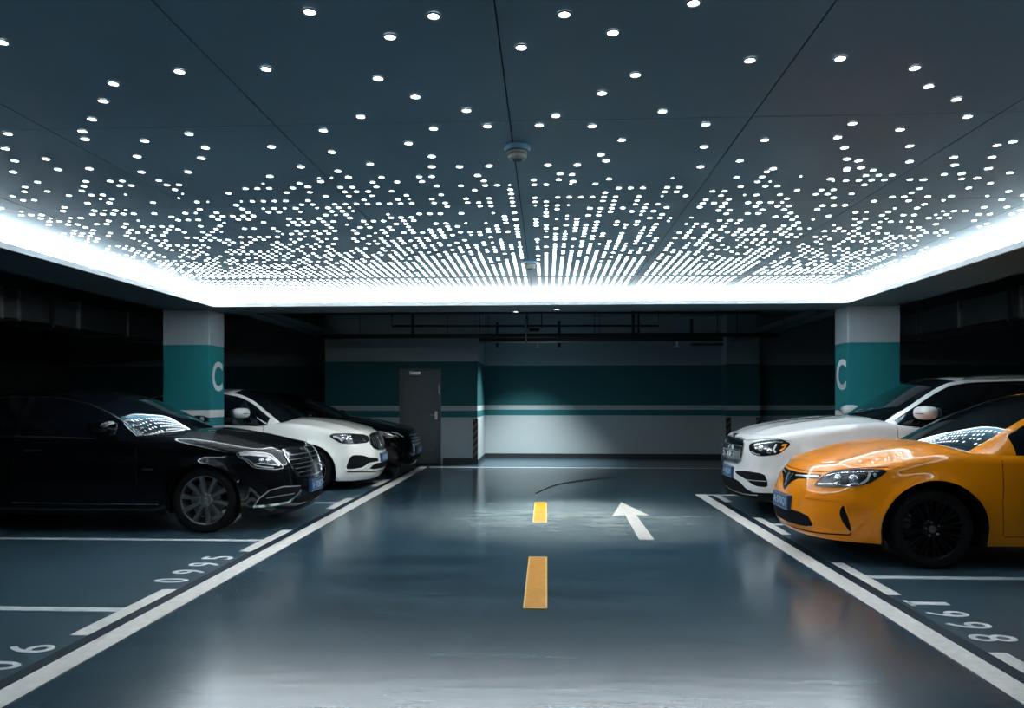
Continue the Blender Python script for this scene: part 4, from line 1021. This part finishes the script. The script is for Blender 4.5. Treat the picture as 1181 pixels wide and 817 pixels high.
dens_c = Curve([(4.7, .10), (5.1, .30), (5.5, .38), (6.1, .46), (6.8, .58), (7.4, .72), (8.0, .9), (8.5, 1.0), (10.2, 1.0)])
x = XL+.10
while x < XR-.08:
    y = 4.90
    while y < YE-.06:
        p = dens_c(y)
        p = min(1, p*(1-.2*sstep(.8, 4.0, abs(x+.2))*(1-sstep(8.0, 9.0, y))))
        if rnd.random() < p and all(abs(x-q) > .028 for q in xs[1:-1]) and all(abs(y-q) > .026 for q in ys[1:-1]):
            if math.hypot(x+.18, y-7.99) > .11 and math.hypot(x+.171, y-4.35) > .11:
                pts.append((x, y, (.0185 if y < 7 else .0165) if rnd.random() > .15 or y > 7.5 else .010))
        y += .11
    x += .085
pts.sort(key=lambda p: p[1]+.12*abs(p[0]))
def panel_words(x, y):
    i = max(k for k in range(len(xs)-1) if xs[k] <= x+1e-6); c_ = i-min(range(len(xs)), key=lambda k: abs(xs[k]+.195))
    j = max(k for k in range(len(ys)-1) if ys[k] <= y+1e-6)-min(range(len(ys)), key=lambda k: abs(ys[k]-2.28))
    col_ = {0: 'first column right of centre', 1: 'second column right of centre', 2: 'third column right of centre', 3: 'outermost right column',
            -1: 'first column left of centre', -2: 'second column left of centre', -3: 'third column left of centre', -4: 'outermost left column'}.get(c_, 'side column')
    row = {-1: 'nearest', 0: 'nearest', 1: 'second', 2: 'third', 3: 'fourth', 4: 'fifth'}.get(j, 'far')
    return row, col_
def star_mesh(r):
    m = MB(); m.lathe([(0, 0), (r, 0), (r*.98, -.002), (0, -.002)], n=14)
    me = m.build('ceiling_point_light', M['star']); return me
proto = {}
def star_ring(r):
    m = MB(); m.lathe([(r, -.001), (r, -.005), (r*1.22, -.0035), (r*1.25, -.0005)], n=16, closed=True); return m.build('light_ring', M['ring'])
cnt = 0; rest = MB()
for (x, y, r) in pts:
    if cnt < 300:
        if r not in proto:
            a = star_mesh(r); b = star_ring(r); b.parent = a; proto[r] = (a, b); o = a
        else:
            a, b = proto[r]; o = a.copy(); COL.objects.link(o); c_ = b.copy(); COL.objects.link(c_); c_.parent = o
        o.location = (x, y, ZP-.0005)
        row, col_ = panel_words(x, y)
        size = 'small' if r < .015 else 'round'
        tag(o, '%s white ceiling light dot in the %s panel row, %s' % (size, row, col_), 'ceiling light', 'point lights, %s row, %s%s' % (row, col_, '' if r > .015 else ', small ones'))
        cnt += 1
    else:
        n_ = 8; vs = [(x+r*cos(2*pi*k/n_), y+r*sin(2*pi*k/n_), ZP-.0025) for k in range(n_)]+[(x+r*cos(2*pi*k/n_), y+r*sin(2*pi*k/n_), ZP-.0005) for k in range(n_)]
        rest.add(vs, [tuple(range(n_))[::-1]]+[(k, (k+1) % n_, n_+(k+1) % n_, n_+k) for k in range(n_)])
tag(rest.build('ceiling_point_lights', M['star'], fix=False), 'dense field of tiny white point lights filling the far half of the ceiling', 'ceiling lights', kind='stuff')

# ---- cars
DLO = dict(yellow=(2.30, 3.55, 1.78, 3.85, 2.75), suv=(2.58, 4.38, 1.84, 4.30, 2.95), black=(2.25, 3.75, 1.92, 4.15, 3.05), white=(2.35, 3.6, 1.76, 3.95, 2.8), far=(2.25, 3.6, 1.8, 3.95, 2.85))
DOORX = dict(yellow=(1.60, 2.75, 3.60), suv=(1.78, 2.95, 3.75), black=(1.72, 3.05, 4.0), white=(1.78, 2.85, 3.75), far=(1.78, 2.85, 3.75))
cY, shY = build_car('yellow', 'orange yellow sedan with black wheels, nearest car on the right', 'yellow', 'multi', DOORX['yellow'], DLO['yellow'], FEAT['yellow'])
cS, shS = build_car('suv', 'white SUV with oval black grille and roof rails, behind the yellow car', 'suvwhite', 'plain', DOORX['suv'], DLO['suv'], FEAT['suv'])
cB, shB = build_car('black', 'long glossy black sedan with silver ten spoke wheels, nearest car on the left', 'black', 'ten', DOORX['black'], DLO['black'], FEAT['black'], chrome_dlo=True)
cW, shW = build_car('white', 'white sedan with round black grille, between the two black sedans', 'white', 'plain', DOORX['white'], DLO['white'], FEAT['white'])
cF, shF = build_car('far', 'black sedan farthest on the left, mostly hidden behind the white sedan', 'black', 'plain', DOORX['far'], DLO['far'], FEAT['far'])
# roof rails of the SUV
for side in (1, -1):
    pp = [shS.G(x, 1.12, side) for x in [2.62+.1*i for i in range(17)]]
    pp = [(p[0], p[1], p[2]+.028*min(1, (i+.2)/2, (16.2-i)/2)) for i, p in enumerate(pp)]
    MB().tube(pp, .014, 8).build('roof_rail', M['satin'], cS, smooth=True)
# hood ornament of the front black sedan
z0 = shB.H(.20, 0); orn = MB(); orn.tube([(.20, 0, z0-.01), (.20, 0, z0+.02)], .006, 8)
orn.tube([(.20, .03*cos(2*pi*k/20), z0+.05+.03*sin(2*pi*k/20)) for k in range(21)], .003, 6)
for k in range(3): orn.tube([(.20, 0, z0+.05), (.20, .03*sin(2*pi*k/3), z0+.05+.03*cos(2*pi*k/3))], .0025, 6)
orn.build('hood_ornament', M['chrome'], cB, smooth=True)
n0 = shS.H(.22, 0); no = MB(); no.box(.14, .26, -.02, .02, n0-.05, n0+.004, bev=.004); no.build('hood_notch', M['blackp'], cS)

# ---- lamps
def area(name, loc, rot, sx, sy, power, color=(1, 1, 1), spread=pi):
    l = bpy.data.lights.new(name, 'AREA'); l.shape = 'RECTANGLE'; l.size = sx; l.size_y = sy; l.energy = power; l.color = color; l.spread = spread
    o = bpy.data.objects.new(name, l); COL.objects.link(o); o.location = loc; o.rotation_euler = rot; return o
def spot(name, loc, target, power, angle, blend=.6, size=.06, color=(.95, 1, .98)):
    l = bpy.data.lights.new(name, 'SPOT'); l.energy = power; l.spot_size = radians(angle); l.spot_blend = blend; l.shadow_soft_size = size; l.color = color
    o = bpy.data.objects.new(name, l); COL.objects.link(o); o.location = loc
    o.rotation_euler = (Vector(target)-Vector(loc)).to_track_quat('-Z', 'Y').to_euler(); return o
def fixture(x, y, z, lab):
    e = MB().lathe([(0, 0), (.055, 0), (.06, -.012), (.045, -.016), (.04, -.006), (0, -.006)], n=24).build('downlight', M['lip'], smooth=True, angle=.5)
    e.location = (x, y, z); tag(e, lab, 'downlight', 'downlights')
    MB().lathe([(0, -.0065), (.037, -.0065), (.036, -.009), (0, -.009)], n=20).build('lamp_face', M['lit'], e)
fixture(.15, 10.62, ZS, 'added small round downlight under the end soffit near the centre')  # added fixture carrying the spot that makes the pool of light on the lane
fixture(-.45, 10.88, ZS, 'added round downlight at the rear edge of the end soffit, left of the centre joint')  # added fixture, only there to carry the sedan fill lamp
spot('lane_spot', (.15, 10.62, ZS-.03), (.25, 9.1, 0), 500, 60, 1.0)
fixture(-.45, 16.45, ZC, 'small round downlight on the slab right in front of the white back wall')
spot('wall_spot', (-.45, 16.45, ZC-.03), (-.45, 16.55, 0), 1050, 84, 1.0)
spot('sedan_fill_spot', (-.45, 10.88, ZS-.03), (-3.3, 11.9, .7), 170, 50, 1.0)  # added fill lamp that brightens the white sedan

w = bpy.data.worlds.new('dark'); SC.world = w; w.use_nodes = True
w.node_tree.nodes['Background'].inputs[0].default_value = (.02, .04, .05, 1); w.node_tree.nodes['Background'].inputs[1].default_value = .05

cam = bpy.data.cameras.new('camera'); co = bpy.data.objects.new('camera', cam); COL.objects.link(co)
cam.sensor_width = 36; cam.lens = 850/1181*36; cam.shift_y = (461-408.5)/1181
co.location = (0, 0, 1.42); co.rotation_euler = (radians(90), 0, math.atan(39.5/850)); SC.camera = co
SC.view_settings.view_transform = 'Standard'; SC.view_settings.look = 'None'; SC.view_settings.gamma = 1; SC.view_settings.exposure = .75
SC.view_settings.use_curve_mapping = False
SC.cycles.max_bounces = 6; SC.cycles.diffuse_bounces = 3; SC.cycles.glossy_bounces = 4; SC.cycles.sample_clamp_indirect = 4
SC.cycles.caustics_reflective = True; SC.cycles.blur_glossy = 1.0; SC.cycles.caustics_refractive = False; SC.cycles.use_denoising = True
